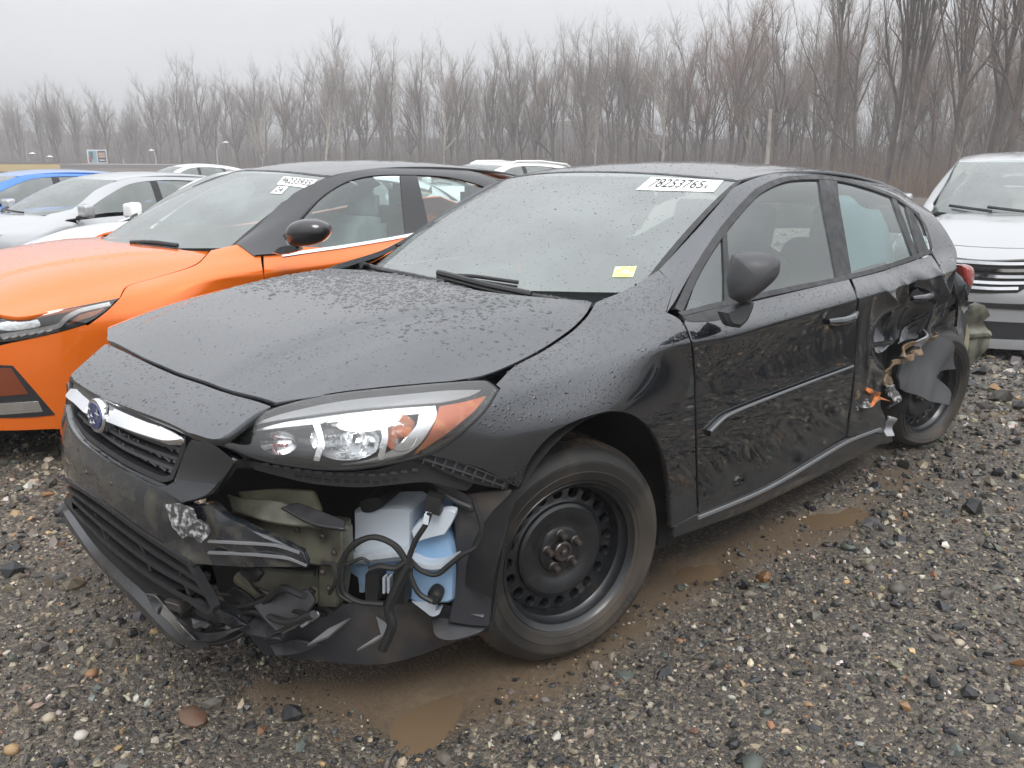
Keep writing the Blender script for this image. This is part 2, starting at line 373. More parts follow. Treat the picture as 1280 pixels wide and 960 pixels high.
def glass(name, tint, film=(.62, .68, .66), f=.2, rough=.0, rain=True):
    """thin sheet of glass: tinted see-through, mirror by Fresnel, and a grey film of damp and dust"""
    m = bpy.data.materials.new(name); m.use_nodes = True; t = m.node_tree; t.nodes.clear(); K = t.links.new
    tr = t.nodes.new('ShaderNodeBsdfTransparent'); tr.inputs[0].default_value = (*tint, 1)
    gl = t.nodes.new('ShaderNodeBsdfGlossy'); gl.inputs['Roughness'].default_value = rough; gl.inputs[0].default_value = (1, 1, 1, 1)
    df = t.nodes.new('ShaderNodeBsdfDiffuse'); df.inputs[0].default_value = (*film, 1)
    tl = t.nodes.new('ShaderNodeBsdfTranslucent'); tl.inputs[0].default_value = (*film, 1); dm = t.nodes.new('ShaderNodeMixShader'); dm.inputs[0].default_value = .4; K(df.outputs[0], dm.inputs[1]); K(tl.outputs[0], dm.inputs[2])
    fr = t.nodes.new('ShaderNodeFresnel'); fr.inputs[0].default_value = 1.85
    tc = t.nodes.new('ShaderNodeTexCoord'); n = t.nodes.new('ShaderNodeTexNoise'); n.inputs['Scale'].default_value = 3.5; n.inputs['Detail'].default_value = 8; K(tc.outputs['Object'], n.inputs['Vector'])
    r = t.nodes.new('ShaderNodeMapRange'); K(n.outputs['Fac'], r.inputs[0])
    for i, v in enumerate((.3, .7, f*.82, f*1.18)): r.inputs[i+1].default_value = v
    a = t.nodes.new('ShaderNodeMixShader'); K(r.outputs[0], a.inputs[0]); K(tr.outputs[0], a.inputs[1]); K(dm.outputs[0], a.inputs[2])
    b = t.nodes.new('ShaderNodeMixShader'); K(fr.outputs[0], b.inputs[0]); K(a.outputs[0], b.inputs[1]); K(gl.outputs[0], b.inputs[2])
    if rain:
        v = t.nodes.new('ShaderNodeTexVoronoi'); v.inputs['Scale'].default_value = 75; K(tc.outputs['Object'], v.inputs['Vector'])
        q = t.nodes.new('ShaderNodeMapRange'); K(v.outputs['Distance'], q.inputs[0])
        for i, w in enumerate((.05, .3, 1., 0.)): q.inputs[i+1].default_value = w
        bn = t.nodes.new('ShaderNodeBump'); bn.inputs['Strength'].default_value = .25; bn.inputs['Distance'].default_value = .0012; K(q.outputs[0], bn.inputs['Height']); K(bn.outputs[0], gl.inputs['Normal'])
    o = t.nodes.new('ShaderNodeOutputMaterial'); K(b.outputs[0], o.inputs[0]); return m
MUD = lin((104, 88, 70))
m_black = paint('black_paint', (.020, .0245, .032), metal=.92, rough=.42, ci=1.95, dirt=(lin((88, 85, 80)), .40, .72))
m_dent = paint('creased_black_paint', (.020, .0245, .032), metal=.92, rough=.40, ci=1.8, dirt=(lin((88, 85, 80)), .36, .72), drops=False)
m_bumper = M('scuffed_black_bumper', (.011, .013, .017), .22, coat=.9, dirt=(14, lin((88, 84, 72)), .5, .85, .6))
m_orange = paint('orange_paint', (.74, .145, .008), metal=.25, rough=.3)
m_white = paint('white_paint', (.72, .72, .72)); m_silver = paint('silver_paint', (.37, .38, .39), metal=.35, rough=.3); m_blue = paint('blue_paint', (.03, .16, .52), metal=.15)
m_darkcar = paint('charcoal_paint', (.03, .031, .034)); m_roofblack = paint('gloss_black_paint', (.012, .012, .014))
m_glass = glass('window_glass', (.56, .70, .69), film=(.56, .68, .67), f=.13, rain=False); m_screen = glass('windscreen_glass', (.60, .70, .67), film=(.72, .81, .79), f=.31)
m_farglass = glass('far_window_glass', (.50, .58, .56), film=(.62, .70, .68), f=.32, rain=False); m_lens = glass('lamp_lens', (.97, .98, .98), f=.02, rain=False)
m_plastic = M('black_plastic', (.018, .018, .02), .42, rvar=(25, .32, .55), bump=(180, .12, .0006))
m_grain = M('grained_grey_plastic', (.045, .046, .05), .5, bump=(400, .25, .0006), rvar=(12, .38, .6))
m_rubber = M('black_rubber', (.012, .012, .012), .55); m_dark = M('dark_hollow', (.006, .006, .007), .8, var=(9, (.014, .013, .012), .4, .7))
m_chrome = M('chrome', (.80, .81, .83), .10, 1.0, rvar=(30, .06, .16)); m_tyre = M('tyre_rubber', (.016, .015, .014), .55, dirt=(4.5, lin((82, 72, 62)), .46, .82, .85), bump=(60, .2, .001))
m_tread = M('tyre_tread', (.014, .0135, .013), .7, dirt=(7, lin((96, 78, 60)), .42, .75, .9)); m_rim = M('steel_wheel_black', (.011, .012, .014), .36, coat=.35, coatr=.15, dirt=(18, lin((70, 64, 56)), .58, .95, .7))
m_nut = M('rusty_lug_nut', lin((96, 92, 90)), .4, .8, var=(60, lin((92, 78, 66)), .5, .75)); m_olive = M('olive_primer_metal', lin((104, 103, 90)), .42, .25, var=(11, lin((58, 56, 48)), .42, .66), coat=.15)
m_tan = M('primer_tube', lin((138, 134, 112)), .4, .2, var=(9, lin((98, 94, 78)), .4, .7)); m_tank = M('white_tank_plastic', lin((186, 194, 202)), .42, dirt=(7, lin((120, 118, 112)), .55, .85, .7))
m_fluid = M('blue_washer_tank', lin((142, 170, 198)), .38, var=(5, lin((122, 156, 190)), .35, .65), dirt=(8, lin((104, 104, 102)), .55, .85, .7)); m_amber = M('amber_lens', (.62, .13, .015), .18, coat=.6, bump=(90, .35, .002), var=(24, (.75, .26, .06), .45, .65))
m_reflector = M('lamp_reflector', (.86, .87, .88), .14, 1.0, bump=(55, .35, .004)); m_felt = M('grey_felt_liner', (.055, .056, .06), .92, var=(6, (.075, .076, .08), .4, .7), bump=(220, .4, .002))
m_liner = M('dark_liner_plastic', (.026, .027, .032), .42, dirt=(5, lin((88, 77, 64)), .48, .8, .8), bump=(30, .25, .006)); m_red = M('red_lamp', (.36, .012, .012), .12, coat=.8, var=(16, (.55, .04, .03), .45, .7))
m_scrape = M('scraped_plastic', lin((58, 58, 60)), .6, var=(75, lin((176, 176, 174)), .47, .66), bump=(90, .25, .002)); m_torn = M('torn_metal', lin((124, 104, 80)), .6, .15, var=(30, lin((58, 50, 42)), .42, .62), bump=(40, .9, .01))
m_orangetear = M('orange_paint_smear', lin((196, 112, 48)), .55, var=(34, lin((108, 76, 52)), .42, .62)); m_gun = M('bright_edge', lin((150, 152, 155)), .35, .6)
m_seat = M('seat_cloth', (.035, .036, .04), .9, bump=(300, .3, .001)); m_dash = M('dashboard', (.04, .042, .045), .7, var=(3, (.055, .055, .06), .4, .6)); m_bag = M('airbag_cloth', (.50, .64, .68), .9, bump=(12, .4, .02))
m_paper = M('white_label', (.82, .82, .80), .6); m_ink = M('black_print', (.02, .02, .022), .6); m_green = M('green_permit', (.55, .68, .22), .6, var=(60, (.75, .78, .55), .45, .6)); m_badge = M('blue_badge', (.008, .022, .12), .15, coat=1)
m_tanseat = M('light_seat', (.62, .62, .60), .85)
m_bead = paint('water_bead', (.008, .010, .013), metal=.9, rough=.3, drops=False, ci=1.75)
# ------------------------------------------------------------------ black hatchback
def rotm(pitch, roll, c=(0, 0, .31)):
    return Matrix.Translation(c) @ Matrix.Rotation(pitch, 4, 'Y') @ Matrix.Rotation(roll, 4, 'X') @ Matrix.Translation([-x for x in c])
MB1 = rotm(.036639, -.008894); fb = Frame(MB1)
car = empty('hatchback', MB1, 'wrecked black hatchback with crushed front corner, steel front wheel and torn rear door', 'car')
PLAN = [(-.925, 0), (-.915, .2), (-.887, .36), (-.845, .5), (-.77, .62), (-.66, .72), (-.5, .80), (-.3, .85), (0, .882), (.2, .884), (.45, .885), (.8, .886), (1.15, .887), (1.5, .888), (2.1, .89), (2.67, .888), (3.0, .86), (3.25, .79), (3.42, .66), (3.51, .45), (3.54, 0)]
pl = np.array(PLAN); tt = np.r_[0, np.cumsum(np.linalg.norm(np.diff(pl, axis=0), axis=1))]; bt = spl(tt)
front = lambda nose: [(.15, .015), (.22, .025), (.31, .02), (.45, .02), (.56, .015), (.66, 0), (.735, -.01), (.755, -.03), (.775, -.06), (.795, -.10), (.84, -.2), (.89, -.34), (.92, -.46), (.94, -.6)]
corner = lambda dz: [(.15, -.03), (.22, -.01), (.31, 0), (.45, .005), (.56, .005), (.66, 0), (.715+dz, -.006), (.75+dz, -.02), (.785+dz, -.045), (.805+dz, -.08), (.83+dz, -.13), (.86+dz, -.2), (.88+dz, -.3), (.89+dz, -.4)]
def door(c, b, m, t, r, tuck=0): return [(.16, -.12), (.22, -.045), (.31, -.02), (.45, -.014), (.60, -.003), (.74, -.006), (c-.04, -.001), (c, .003), (c+.03, -.018), (b, -.058)]+[m[0], m[1], t, r]
ST = [front(0), front(0), front(0), corner(0), corner(0), corner(.01), corner(.03),
 [(.16, -.06), (.22, -.03), (.31, -.01), (.45, 0), (.58, .0), (.70, 0), (.765, -.018), (.80, -.036), (.822, -.058), (.845, -.09), (.868, -.14), (.895, -.23), (.915, -.36), (.925, -.48)],
 [(.16, -.10), (.22, -.045), (.31, -.01), (.45, 0), (.60, 0), (.71, 0), (.78, -.02), (.825, -.05), (.85, -.085), (.872, -.14), (.89, -.2), (.925, -.3), (.945, -.4), (.955, -.5)],
 [(.16, -.12), (.22, -.045), (.31, -.018), (.45, -.008), (.60, 0), (.73, -.003), (.83, -.010), (.866, -.018), (.888, -.05), (.908, -.088), (.928, -.135), (.955, -.2), (.975, -.27), (.99, -.33)],
 door(.868, .93, ((.958, -.10), (1.0, -.165)), (1.02, -.22), (1.04, -.28)),
 door(.88, .955, ((1.02, -.097), (1.11, -.15)), (1.17, -.215), (1.22, -.28)),
 door(.897, .963, ((1.03, -.097), (1.17, -.165)), (1.28, -.232), (1.335, -.29)),
 door(.914, .975, ((1.04, -.097), (1.20, -.17)), (1.32, -.235), (1.372, -.30)),
 door(.945, 1.01, ((1.075, -.092), (1.21, -.165)), (1.31, -.235), (1.36, -.305)),
 door(.978, 1.05, ((1.10, -.085), (1.18, -.135)), (1.245, -.215), (1.305, -.30)),
 [(.2, -.12), (.26, -.045), (.34, -.01), (.45, 0), (.60, 0), (.76, 0), (.94, 0), (.98, 0), (1.01, -.018), (1.05, -.05), (1.085, -.075), (1.13, -.115), (1.19, -.19), (1.235, -.27)],
 [(.25, -.10), (.3, -.045), (.36, -.0), (.45, .01), (.60, .01), (.76, 0), (.92, 0), (.96, -.003), (.99, -.015), (1.02, -.04), (1.05, -.07), (1.08, -.11), (1.12, -.17), (1.15, -.23)],
 [(.25, -.10), (.3, -.045), (.36, 0), (.45, .02), (.60, .02), (.76, 0), (.90, -.01), (.93, -.02), (.96, -.035), (.99, -.06), (1.01, -.085), (1.03, -.12), (1.06, -.17), (1.08, -.22)]]
ST += [ST[-1], ST[-1]]
ST = np.array(ST); LV = np.arange(14.0); bv = spl(LV)
def f_side(uv):
    u = np.abs(uv[:, 0]); Bt, Bv = bt(u), bv(uv[:, 1]); p = Bt @ pl; e = 1e-3; d = (bt(np.clip(u+e, 0, tt[-1]))-bt(np.clip(u-e, 0, tt[-1]))) @ pl
    d /= np.linalg.norm(d, axis=1)[:, None]+1e-12; n = np.stack([-d[:, 1], d[:, 0]], 1)
    z = ((Bt @ ST[:, :, 0])*Bv).sum(1); o = ((Bt @ ST[:, :, 1])*Bv).sum(1); q = p+n*o[:, None]
    return np.stack([q[:, 0], -q[:, 1], z], 1)
SIDE = Surf(fb, f_side, 0, tt[-1], 0, 13, 220, 90)
hx = [-1.0, -.92, -.85, -.79, -.7, -.6, -.4, -.2, 0, .2, .35, .5]; hz = [.69, .745, .785, .81, .845, .88, .932, .96, .978, .986, .99, .995]
hy = [0, .2, .35, .45, .52, .6, .7, .78, .85, .9]; hd = [0, .001, .006, .014, .026, .052, .102, .14, .19, .24]
bhx, bhy = spl(hx), spl(hy)
def f_hood(uv):
    z = bhx(uv[:, 0]) @ np.array(hz); k = np.interp(uv[:, 0], [-.9, -.7, -.4], [.55, .75, 1]); yc = .34+.20*(uv[:, 0]+.72); z = z+.011*np.clip((uv[:, 0]+.84)/.25, 0, 1)*np.clip((.3-uv[:, 0])/.3, 0, 1)/(1+np.exp((np.abs(uv[:, 1])-yc)/.011)); return np.stack([uv[:, 0], uv[:, 1], z-k*(bhy(np.abs(uv[:, 1])) @ np.array(hd))], 1)
HOOD = Surf(fb, f_hood, -1.0, .5, -.88, .88, 120, 140, flip=False)
fy = [0, .2, .36, .5, .62, .72, .80, .85]; fx = [-.925, -.915, -.887, -.845, -.77, -.66, -.5, -.3]; bfy = spl(fy)
fz = [.05, .15, .22, .31, .45, .54, .60, .66, .735, .77]; fo = [-.01, -.02, -.03, -.025, -.028, -.028, -.012, 0, .01, .03]; bfz = spl(fz)
def f_front(uv): return np.stack([bfy(np.abs(uv[:, 0])) @ np.array(fx)+bfz(uv[:, 1]) @ np.array(fo), uv[:, 0], uv[:, 1]], 1)
FRONT = Surf(fb, f_front, -.84, .84, .06, .77, 160, 60, flip=True)
rx = [.9, 1.0, 1.15, 1.3, 1.5, 1.9, 2.4, 2.9, 3.2, 3.45]; rz = [1.305, 1.338, 1.372, 1.395, 1.412, 1.415, 1.38, 1.30, 1.215, 1.10]; brx = spl(rx)
ry = [0, .2, .35, .45, .55, .62, .7]; rd = [0, .003, .010, .017, .028, .042, .07]; bry = spl(ry)
def f_roof(uv): return np.stack([uv[:, 0], uv[:, 1], brx(uv[:, 0]) @ np.array(rz)-bry(np.abs(uv[:, 1])) @ np.array(rd)], 1)
ROOF = Surf(fb, f_roof, .9, 3.45, -.66, .66, 100, 60)
def f_screen(uv):
    s, b = uv[:, 0], uv[:, 1]; yb, yt = s*.655, s*.585; A = np.stack([.06+.9*yb**2, yb, .972+0*s], 1); B = np.stack([.985+.35*yt**2, yt, 1.352-.06*yt**2], 1)
    P = A+(B-A)*b[:, None]; k = (.045*4*b*(1-b)*(1-.5*s**2))[:, None]; return P+k*np.array([-.37, 0, .93])
SCREEN = Surf(fb, f_screen, -1.02, 1.02, -.05, 1.03, 80, 60, flip=True)
def chk(S, px):
    return S.f(np.array([S.hit(*px)]))[0]
# --- hood, nose
def sympanel(name, surf, half, mat, parent, **k):
    """outline given for the near half from the front centre to the rear centre (surface x, y); mirrored"""
    full = list(half)+[(a[0], -a[1])+tuple(a[2:]) for a in half[::-1] if abs(a[1]) > 1e-6]
    return panel(name, surf, None, mat, parent, uv=full, **k)
def h(px, *c): return tuple(HOOD.hit(*px))+c
hood_half = [h((206, 458)), h((228, 467)), h((290, 488)), h((345, 503), 1), h((400, 495)), h((450, 487)), h((530, 479)), h((600, 470)), h((640, 455)), h((680, 434)), h((715, 410)), h((733, 391)), h((741, 376), 1), h((690, 373)), h((635, 368)), h((590, 362)), (.07, 0)]
hood = panel('hood', HOOD, None, m_black, car, uv=hood_half+[(a[0], -a[1])+tuple(a[2:]) for a in hood_half[:3:-1] if abs(a[1]) > 1e-6]+[h((134, 425), 1), h((178, 446))], res=.018, edge=.02)
nose = panel('nose_panel', HOOD, None, m_black, car, uv=[(-.925, 0), (-.918, -.2), h((205, 526)), h((236, 541), 1), h((275, 548)), h((318, 518)), h((338, 508), 1), h((288, 493)), h((226, 472)), h((204, 463)), h((178, 451)), h((132, 430), 1), h((110, 449)), h((89, 468), 1), (-.918, .2)], res=.015, edge=.02)
# --- near side panels
fender = panel('fender', SIDE, [(621, 480, 1), (642, 459), (681, 438), (716, 414), (735, 395), (745, 378, 1), (762, 371), (784, 362), (823, 338, 1), (843, 356, 1), (832, 390, 1), (850, 400), (862, 425), (867, 470), (869, 560), (871, 641, 1), (840, 660, 1), (837, 606), (829, 566), (813, 535), (790, 518), (763, 514), (727, 523), (692, 541), (662, 575), (650, 611, 1), (600, 585), (526, 566, 1), (562, 547), (595, 519)], m_black, car, res=.016, edge=.02)
fdoor = panel('front_door', SIDE, [(856, 401, 1), (905, 386), (980, 368), (1061, 349, 1), (1070, 372), (1068, 450), (1057, 545, 1), (960, 604), (874, 641, 1), (872, 560), (870, 470), (865, 424)], m_black, car, res=.018)
def crush(P, Nn):
    x, z = P[:, 0], P[:, 2]; d = np.zeros(len(P))
    def g(cx, cz, sx, sz, a, rot=0.):
        X, Z = (x-cx), (z-cz); c, s = math.cos(rot), math.sin(rot); X, Z = c*X+s*Z, -s*X+c*Z; return a*np.exp(-(X/sx)**2-(Z/sz)**2)
    def fold(x0, z0, x1, z1, a, w):   # a sharp crease along a line
        D = np.array([x1-x0, z1-z0]); l = np.linalg.norm(D); D /= l; t = (x-x0)*D[0]+(z-z0)*D[1]; n = -(x-x0)*D[1]+(z-z0)*D[0]; return a*np.exp(-np.abs(n)/w)*np.clip(1-np.abs(t/l-.5)*1.7, 0, 1)
    d += g(2.05, .72, .26, .16, -.12, -.2)+g(1.82, .86, .10, .07, .016, .7)+g(2.28, .87, .17, .05, .030, -.5)+g(2.30, .73, .09, .13, -.06, .5)+g(2.55, .90, .16, .05, -.05, .9)+g(2.75, .86, .05, .15, .03, -.5)+g(2.62, .70, .2, .1, -.07)+g(2.2, .5, .2, .12, -.03)+g(2.9, .8, .1, .12, -.05)+g(3.05, .9, .06, .12, .02, .4)
    d += fold(1.72, .93, 2.0, .78, .055, .035)+fold(1.95, .95, 2.12, .74, .065, .03)+fold(2.1, .93, 2.02, .62, -.05, .03)+fold(2.3, .98, 2.45, .76, .06, .03)+fold(2.55, 1.0, 2.75, .72, .06, .03)+fold(2.85, 1.02, 3.0, .7, .045, .03)+fold(1.66, .62, 2.1, .52, .018, .03)+fold(1.75, .44, 2.2, .56, .02, .03)+fold(1.62, .9, 1.68, .5, .010, .02)
    return P+Nn*(d*np.clip((x-1.52)/.1, 0, 1)*np.clip((1.05-z)/.09, 0, 1))[:, None]
rdoor = panel('rear_door', SIDE, [(1065, 349, 1), (1110, 337), (1164, 319, 1), (1172, 332), (1177, 358), (1170, 390), (1157, 418), (1136, 441, 1), (1120, 452), (1113, 470), (1104, 482, 1), (1099, 500), (1106, 520), (1110, 540, 1), (1060, 546, 1), (1071, 450), (1073, 372)], m_dent, car, res=.011, disp=crush)
rdoor['label'] = 'caved-in rear door with torn lower edge'
quarter = panel('quarter_panel', SIDE, [(1167, 317, 1), (1163, 300), (1150, 268), (1141, 252, 1), (1160, 262), (1180, 285), (1195, 312), (1199, 330, 1), (1203, 352), (1211, 362, 1), (1213, 398), (1204, 438, 1), (1188, 431), (1170, 424), (1150, 432, 1), (1160, 415), (1172, 392), (1180, 358), (1175, 333)], m_dent, car, res=.011, disp=crush)
quarter['label'] = 'crumpled rear quarter panel'
side_frame = panel('side_frame', SIDE, [(824, 337, 1), (870, 288), (905, 248), (927, 222), (940, 211, 1), (965, 207), (1005, 206), (1060, 213), (1105, 227), (1141, 250, 1), (1150, 268, 1), (1120, 245), (1080, 230), (1045, 221), (1005, 219), (975, 223), (945, 238), (910, 276), (875, 322), (843, 377), (833, 391, 1), (843, 357, 1)], m_black, car, res=.014)
# --- windows
bp = panel('door_pillar', SIDE, [(1022, 221, 1), (1044, 222, 1), (1065, 347, 1), (1048, 352, 1)], m_plastic, car, res=.03, lift=.001)
cp = panel('door_pillar', SIDE, [(1114, 246, 1), (1121, 250, 1), (1147, 318, 1), (1141, 320, 1)], m_plastic, car, res=.03)
cq = panel('door_pillar', SIDE, [(1130, 252, 1), (1138, 257, 1), (1162, 316, 1), (1150, 318, 1)], m_plastic, car, res=.03)
gl = [panel('side_window', SIDE, q, m_glass, car, res=.03, lift=-.006, edge=0) for q in (
    [(858, 386, 1), (906, 375, 1), (905, 283), (880, 330)], [(908, 376, 1), (1052, 345, 1), (1026, 222, 1), (985, 222), (945, 242), (906, 284, 1)],
    [(1060, 346, 1), (1147, 318, 1), (1118, 246), (1080, 231), (1040, 223, 1)], [(1140, 322, 1), (1154, 317, 1), (1132, 254, 1), (1116, 246, 1)], [(1150, 316, 1), (1163, 312, 1), (1152, 272), (1136, 256, 1)])]
strip('window_seal', SIDE, [(850, 393), (907, 379), (980, 363), (1058, 347), (1110, 333), (1164, 314)], .022, m_plastic, car)
strip('window_seal', SIDE, [(848, 388), (876, 330), (910, 280), (947, 240), (978, 225), (1008, 222), (1045, 224), (1082, 233), (1122, 249), (1152, 275), (1165, 310)], .028, m_plastic, car)
strip('window_divider', SIDE, [(905, 283), (908, 330), (909, 378)], .022, m_plastic, car)
panel('mirror_patch', SIDE, [(850, 392, 1), (905, 379, 1), (912, 392), (900, 400), (862, 402)], m_plastic, car, res=.03, lift=.001)
# --- sill, mouldings, handles
sill = panel('sill', SIDE, [(845, 657, 1), (871, 643, 1), (960, 606), (1060, 548), (1112, 541, 1), (1116, 552), (1100, 556, 1), (960, 628), (842, 672, 1)], m_black, car, res=.02)
strip('sill_trim', SIDE, [(872, 647), (960, 610), (1059, 552), (1100, 536)], .012, m_gun, car, lift=.006, th=.008)
strip('door_moulding', SIDE, [(884, 541), (905, 522), (985, 490), (1063, 461)], .022, m_black, car, lift=.012, th=.012)
strip('moulding_highlight', SIDE, [(884, 538), (906, 518), (985, 486), (1063, 457)], .006, m_gun, car, lift=.015, th=.006)  # highlight on the moulding's top edge, put in as a pale strip
strip('door_moulding', SIDE, [(1073, 448), (1090, 436), (1126, 429)], .02, m_black, car, lift=-.03, th=.012)
def handle(cx, cy, s, dep=0.):
    e = [(cx+s*a, cy+s*b) for a, b in ((-19, 2), (-14, -9), (0, -15), (12, -14), (19, -4), (17, 8), (6, 15), (-10, 14))]
    panel('handle_shade', SIDE, e, m_dark, car, res=.01, lift=.0015-dep, edge=0)  # flat dark patch on the skin: shade behind the handle, painted as colour
    u = [SIDE.hit(cx+s*a, cy+s*b) for a, b in ((-18, 4), (-8, 1), (4, -3), (17, -7))]; P = SIDE.f(np.array(u)); Nn = SIDE.nrm(np.array(u)); k = np.array([.006, .03, .032, .008])-dep
    q = smooth_poly([(0, 0)], 1) if False else None
    ts = np.linspace(0, 3, 14); C = np.stack([np.interp(ts, range(4), (P+Nn*k[:, None])[:, i]) for i in range(3)], 1)
    MB().tube(C, np.interp(ts, [0, .6, 2.4, 3], [.011, .015, .015, .010]), 10).build('handle', m_black, car)
handle(1051, 398, 1.0); handle(1157, 371, .72, .02)
# --- roof and windscreen
r_half = [(.992, 0), (1.03, -.3)]
def rh(px, *c): return tuple(ROOF.hit(*px))+c
roof_half = [(.985, 0), (1.0, -.25), (1.035, -.42), (1.095, -.575, 1), (1.3, -.592), (1.6, -.605), (2.1, -.60), (2.6, -.57), (3.0, -.52, 1), (3.05, -.3), (3.07, 0)]
roof = sympanel('roof', ROOF, roof_half, m_black, car, res=.025)
screen = panel('windscreen', SCREEN, None, m_screen, car, uv=[(-.985, .01, 1), (-.5, .0), (0, -.01), (.5, .0), (.985, .01, 1), (.985, .97, 1), (.5, .985), (0, .99), (-.5, .985), (-.985, .97, 1)], res=.03, edge=0)
strip('windscreen_seal', SCREEN, None, .022, m_plastic, car, uv=[(-.98, .02, 1), (-.985, .5), (-.985, .965, 1), (-.5, .985), (0, .99), (.5, .985), (.985, .965, 1), (.985, .5), (.98, .02, 1)])
bk = sympanel('tailgate', ROOF, [(3.07, 0), (3.05, -.3), (3.0, -.5, 1), (3.43, -.52, 1), (3.44, 0)], m_black, car, res=.04)
cowl = panel('cowl', HOOD, None, m_plastic, car, uv=[(.04, 0), (.09, .2), (.2, .42), (.30, .56, 1), (.42, .64, 1), (.34, .55), (.22, .42), (.14, .2), (.12, 0), (.14, -.2), (.22, -.42), (.34, -.55), (.42, -.64, 1), (.30, -.56, 1), (.2, -.42), (.09, -.2)], lift=-.012, res=.03)
# label and permit on the windscreen
lq = [(795, 238), (892, 240.5), (904.5, 226), (814, 222)]
panel('auction_label', SCREEN, [q+(1,) for q in lq], m_paper, car, res=.03, lift=.002, edge=0)
decal_text('label_number', SCREEN, lq, '78253765', m_ink, car, .0035, box=(.11, .81, .2, .86)); decal_text('label_number', SCREEN, lq, 'x', m_ink, car, .0035, box=(.83, .88, .2, .52))
panel('permit_sticker', SCREEN, [(769, 334, 1), (796, 333, 1), (791, 347, 1), (765, 347, 1)], m_green, car, res=.02, lift=.002, edge=0)
# wipers
def wiper(pts, r=.007):
    q = smooth_poly([p[:2] for p in pts], 5, False); C = []
    for k, p in enumerate(q):
        o, d = fb.ray(*p); u = SCREEN.hit(*p); a = SCREEN.f(np.array([u]))[0]; t = (a-o)@d; C.append(o+d*(t-.03))
    w = MB().tube(C, r, 8).build('wiper', m_plastic, car)
    MB().tube(np.array(C)+[-.004, 0, -.012], r*.6, 6).build('wiper_blade', m_rubber, w); return w
wiper([(548, 341), (575, 348), (610, 357), (640, 363), (664, 368)], .011); wiper([(552, 344), (590, 345), (620, 349), (648, 353)], .006)
wiper([(452, 330), (480, 338), (520, 346), (556, 354)], .010)
# --- headlight
HL = [(274, 553, 1), (310, 526), (360, 507), (420, 494), (490, 486), (560, 480), (605, 478), (620, 488, 1), (602, 515), (570, 545), (545, 562), (518, 572), (480, 580), (430, 586), (380, 583), (330, 574)]
def grow(q, k, c=None):
    a = np.array([p[:2] for p in q], float); c = a.mean(0) if c is None else np.array(c); return [tuple(c+(p-c)*k)+tuple(r[2:]) for p, r in zip(a, q)]
hlamp = panel('headlight', SIDE, HL, m_lens, car, res=.02, lift=.004, edge=.0)
panel('lamp_housing', SIDE, grow(HL, 1.03), M('lamp_housing_grey', (.045, .047, .052), .3, coat=.4), hlamp, res=.02, lift=-.075, edge=-.08)
strip('lamp_seal', SIDE, grow(HL, 1.012), .007, m_plastic, hlamp, lift=.003, closed=True)
# brow reflector with a hooked outer end, amber side lens, round bowls
panel('lamp_trim', SIDE, [(305, 538, 1), (360, 522), (440, 509), (547, 503, 1), (549, 516), (530, 555), (500, 575), (470, 581, 1), (425, 584, 1), (462, 577), (500, 560), (522, 530), (526, 514, 1), (440, 521), (360, 530)], M('lamp_trim_bright', (.78, .79, .80), .2, .75, coat=.6), hlamp, res=.012, lift=-.018, edge=.012)
panel('turn_lens', SIDE, [(552, 505, 1), (580, 500), (611, 491, 1), (596, 512), (566, 540), (520, 571, 1), (540, 545)], m_amber, hlamp, res=.014, lift=-.014, edge=.01)
panel('lamp_shelf', SIDE, [(306, 531, 1), (360, 511), (420, 498), (490, 490), (560, 484), (604, 484, 1), (590, 492), (552, 501), (440, 507), (360, 520)], M('lamp_shelf_grey', (.34, .345, .36), .25, coat=.5), hlamp, res=.02, lift=-.010, edge=.004)
def bowl(cx, cy, rx_, depth, mat, name, ry_=None):
    ry_ = ry_ or rx_; rings = 5; V = []; Fs = []; n = 20; uvc = SIDE.hit(cx, cy); nn = SIDE.nrm(np.array([uvc]))[0]; ax = nn*.35+np.array([-.94, 0, 0])*.65; ax /= np.linalg.norm(ax)
    edge = np.array([SIDE.f(np.array([SIDE.hit(cx+rx_*math.cos(t), cy+ry_*math.sin(t))]))[0]-SIDE.nrm(np.array([uvc]))[0]*.016 for t in np.linspace(0, 2*math.pi, n, endpoint=False)]); c = edge.mean(0)
    for k in range(rings):
        r = 1-k/(rings-.4); d = depth*(1-r**2); V += list(c+(edge-c)*r-ax*d)
    Fs = [(k*n+i, k*n+(i+1) % n, (k+1)*n+(i+1) % n, (k+1)*n+i) for k in range(rings-1) for i in range(n)]+[tuple((rings-1)*n+i for i in range(n))]
    o = mesh(name, V, Fs, mat, hlamp, True); o.data.flip_normals()
    return o, c-ax*depth, ax
b1, c1, a1 = bowl(432, 548, 46, .05, m_reflector, 'lamp_reflector', 27); b2, c2, a2 = bowl(345, 553, 24, .035, m_reflector, 'lamp_reflector', 15); b3, c3, a3 = bowl(502, 541, 22, .04, m_reflector, 'lamp_reflector', 24)
MB().lathe([(.001, .03), (.010, .028), (.012, .015), (.009, .0)], 14, c1, a1).build('lamp_bulb', m_chrome, hlamp)
MB().lathe([(.001, .035), (.010, .030), (.013, .018), (.010, .0)], 14, c3, a3).build('lamp_bulb', m_amber, hlamp)
for x0, y0, y1 in ((388, 524, 578), (470, 514, 577)):
    panel('lamp_fin', SIDE, [(x0, y0, 1), (x0+9, y0-2, 1), (x0+16, (y0+y1)/2), (x0+10, y1, 1), (x0+2, y1-1, 1), (x0+8, (y0+y1)/2)], m_reflector, hlamp, res=.012, lift=-.011, edge=.02)
m = MB()
for k in range(4): m.lathe([(.001, .004), (.004, .003), (.004, 0)], 8, FRONT.fr.onX(336+k*5, 556, -.86) if False else SIDE.f(np.array([SIDE.hit(336+k*5, 556)]))[0]-SIDE.nrm(np.array([SIDE.hit(336, 556)]))[0]*.03, (-.8, -.6, 0))
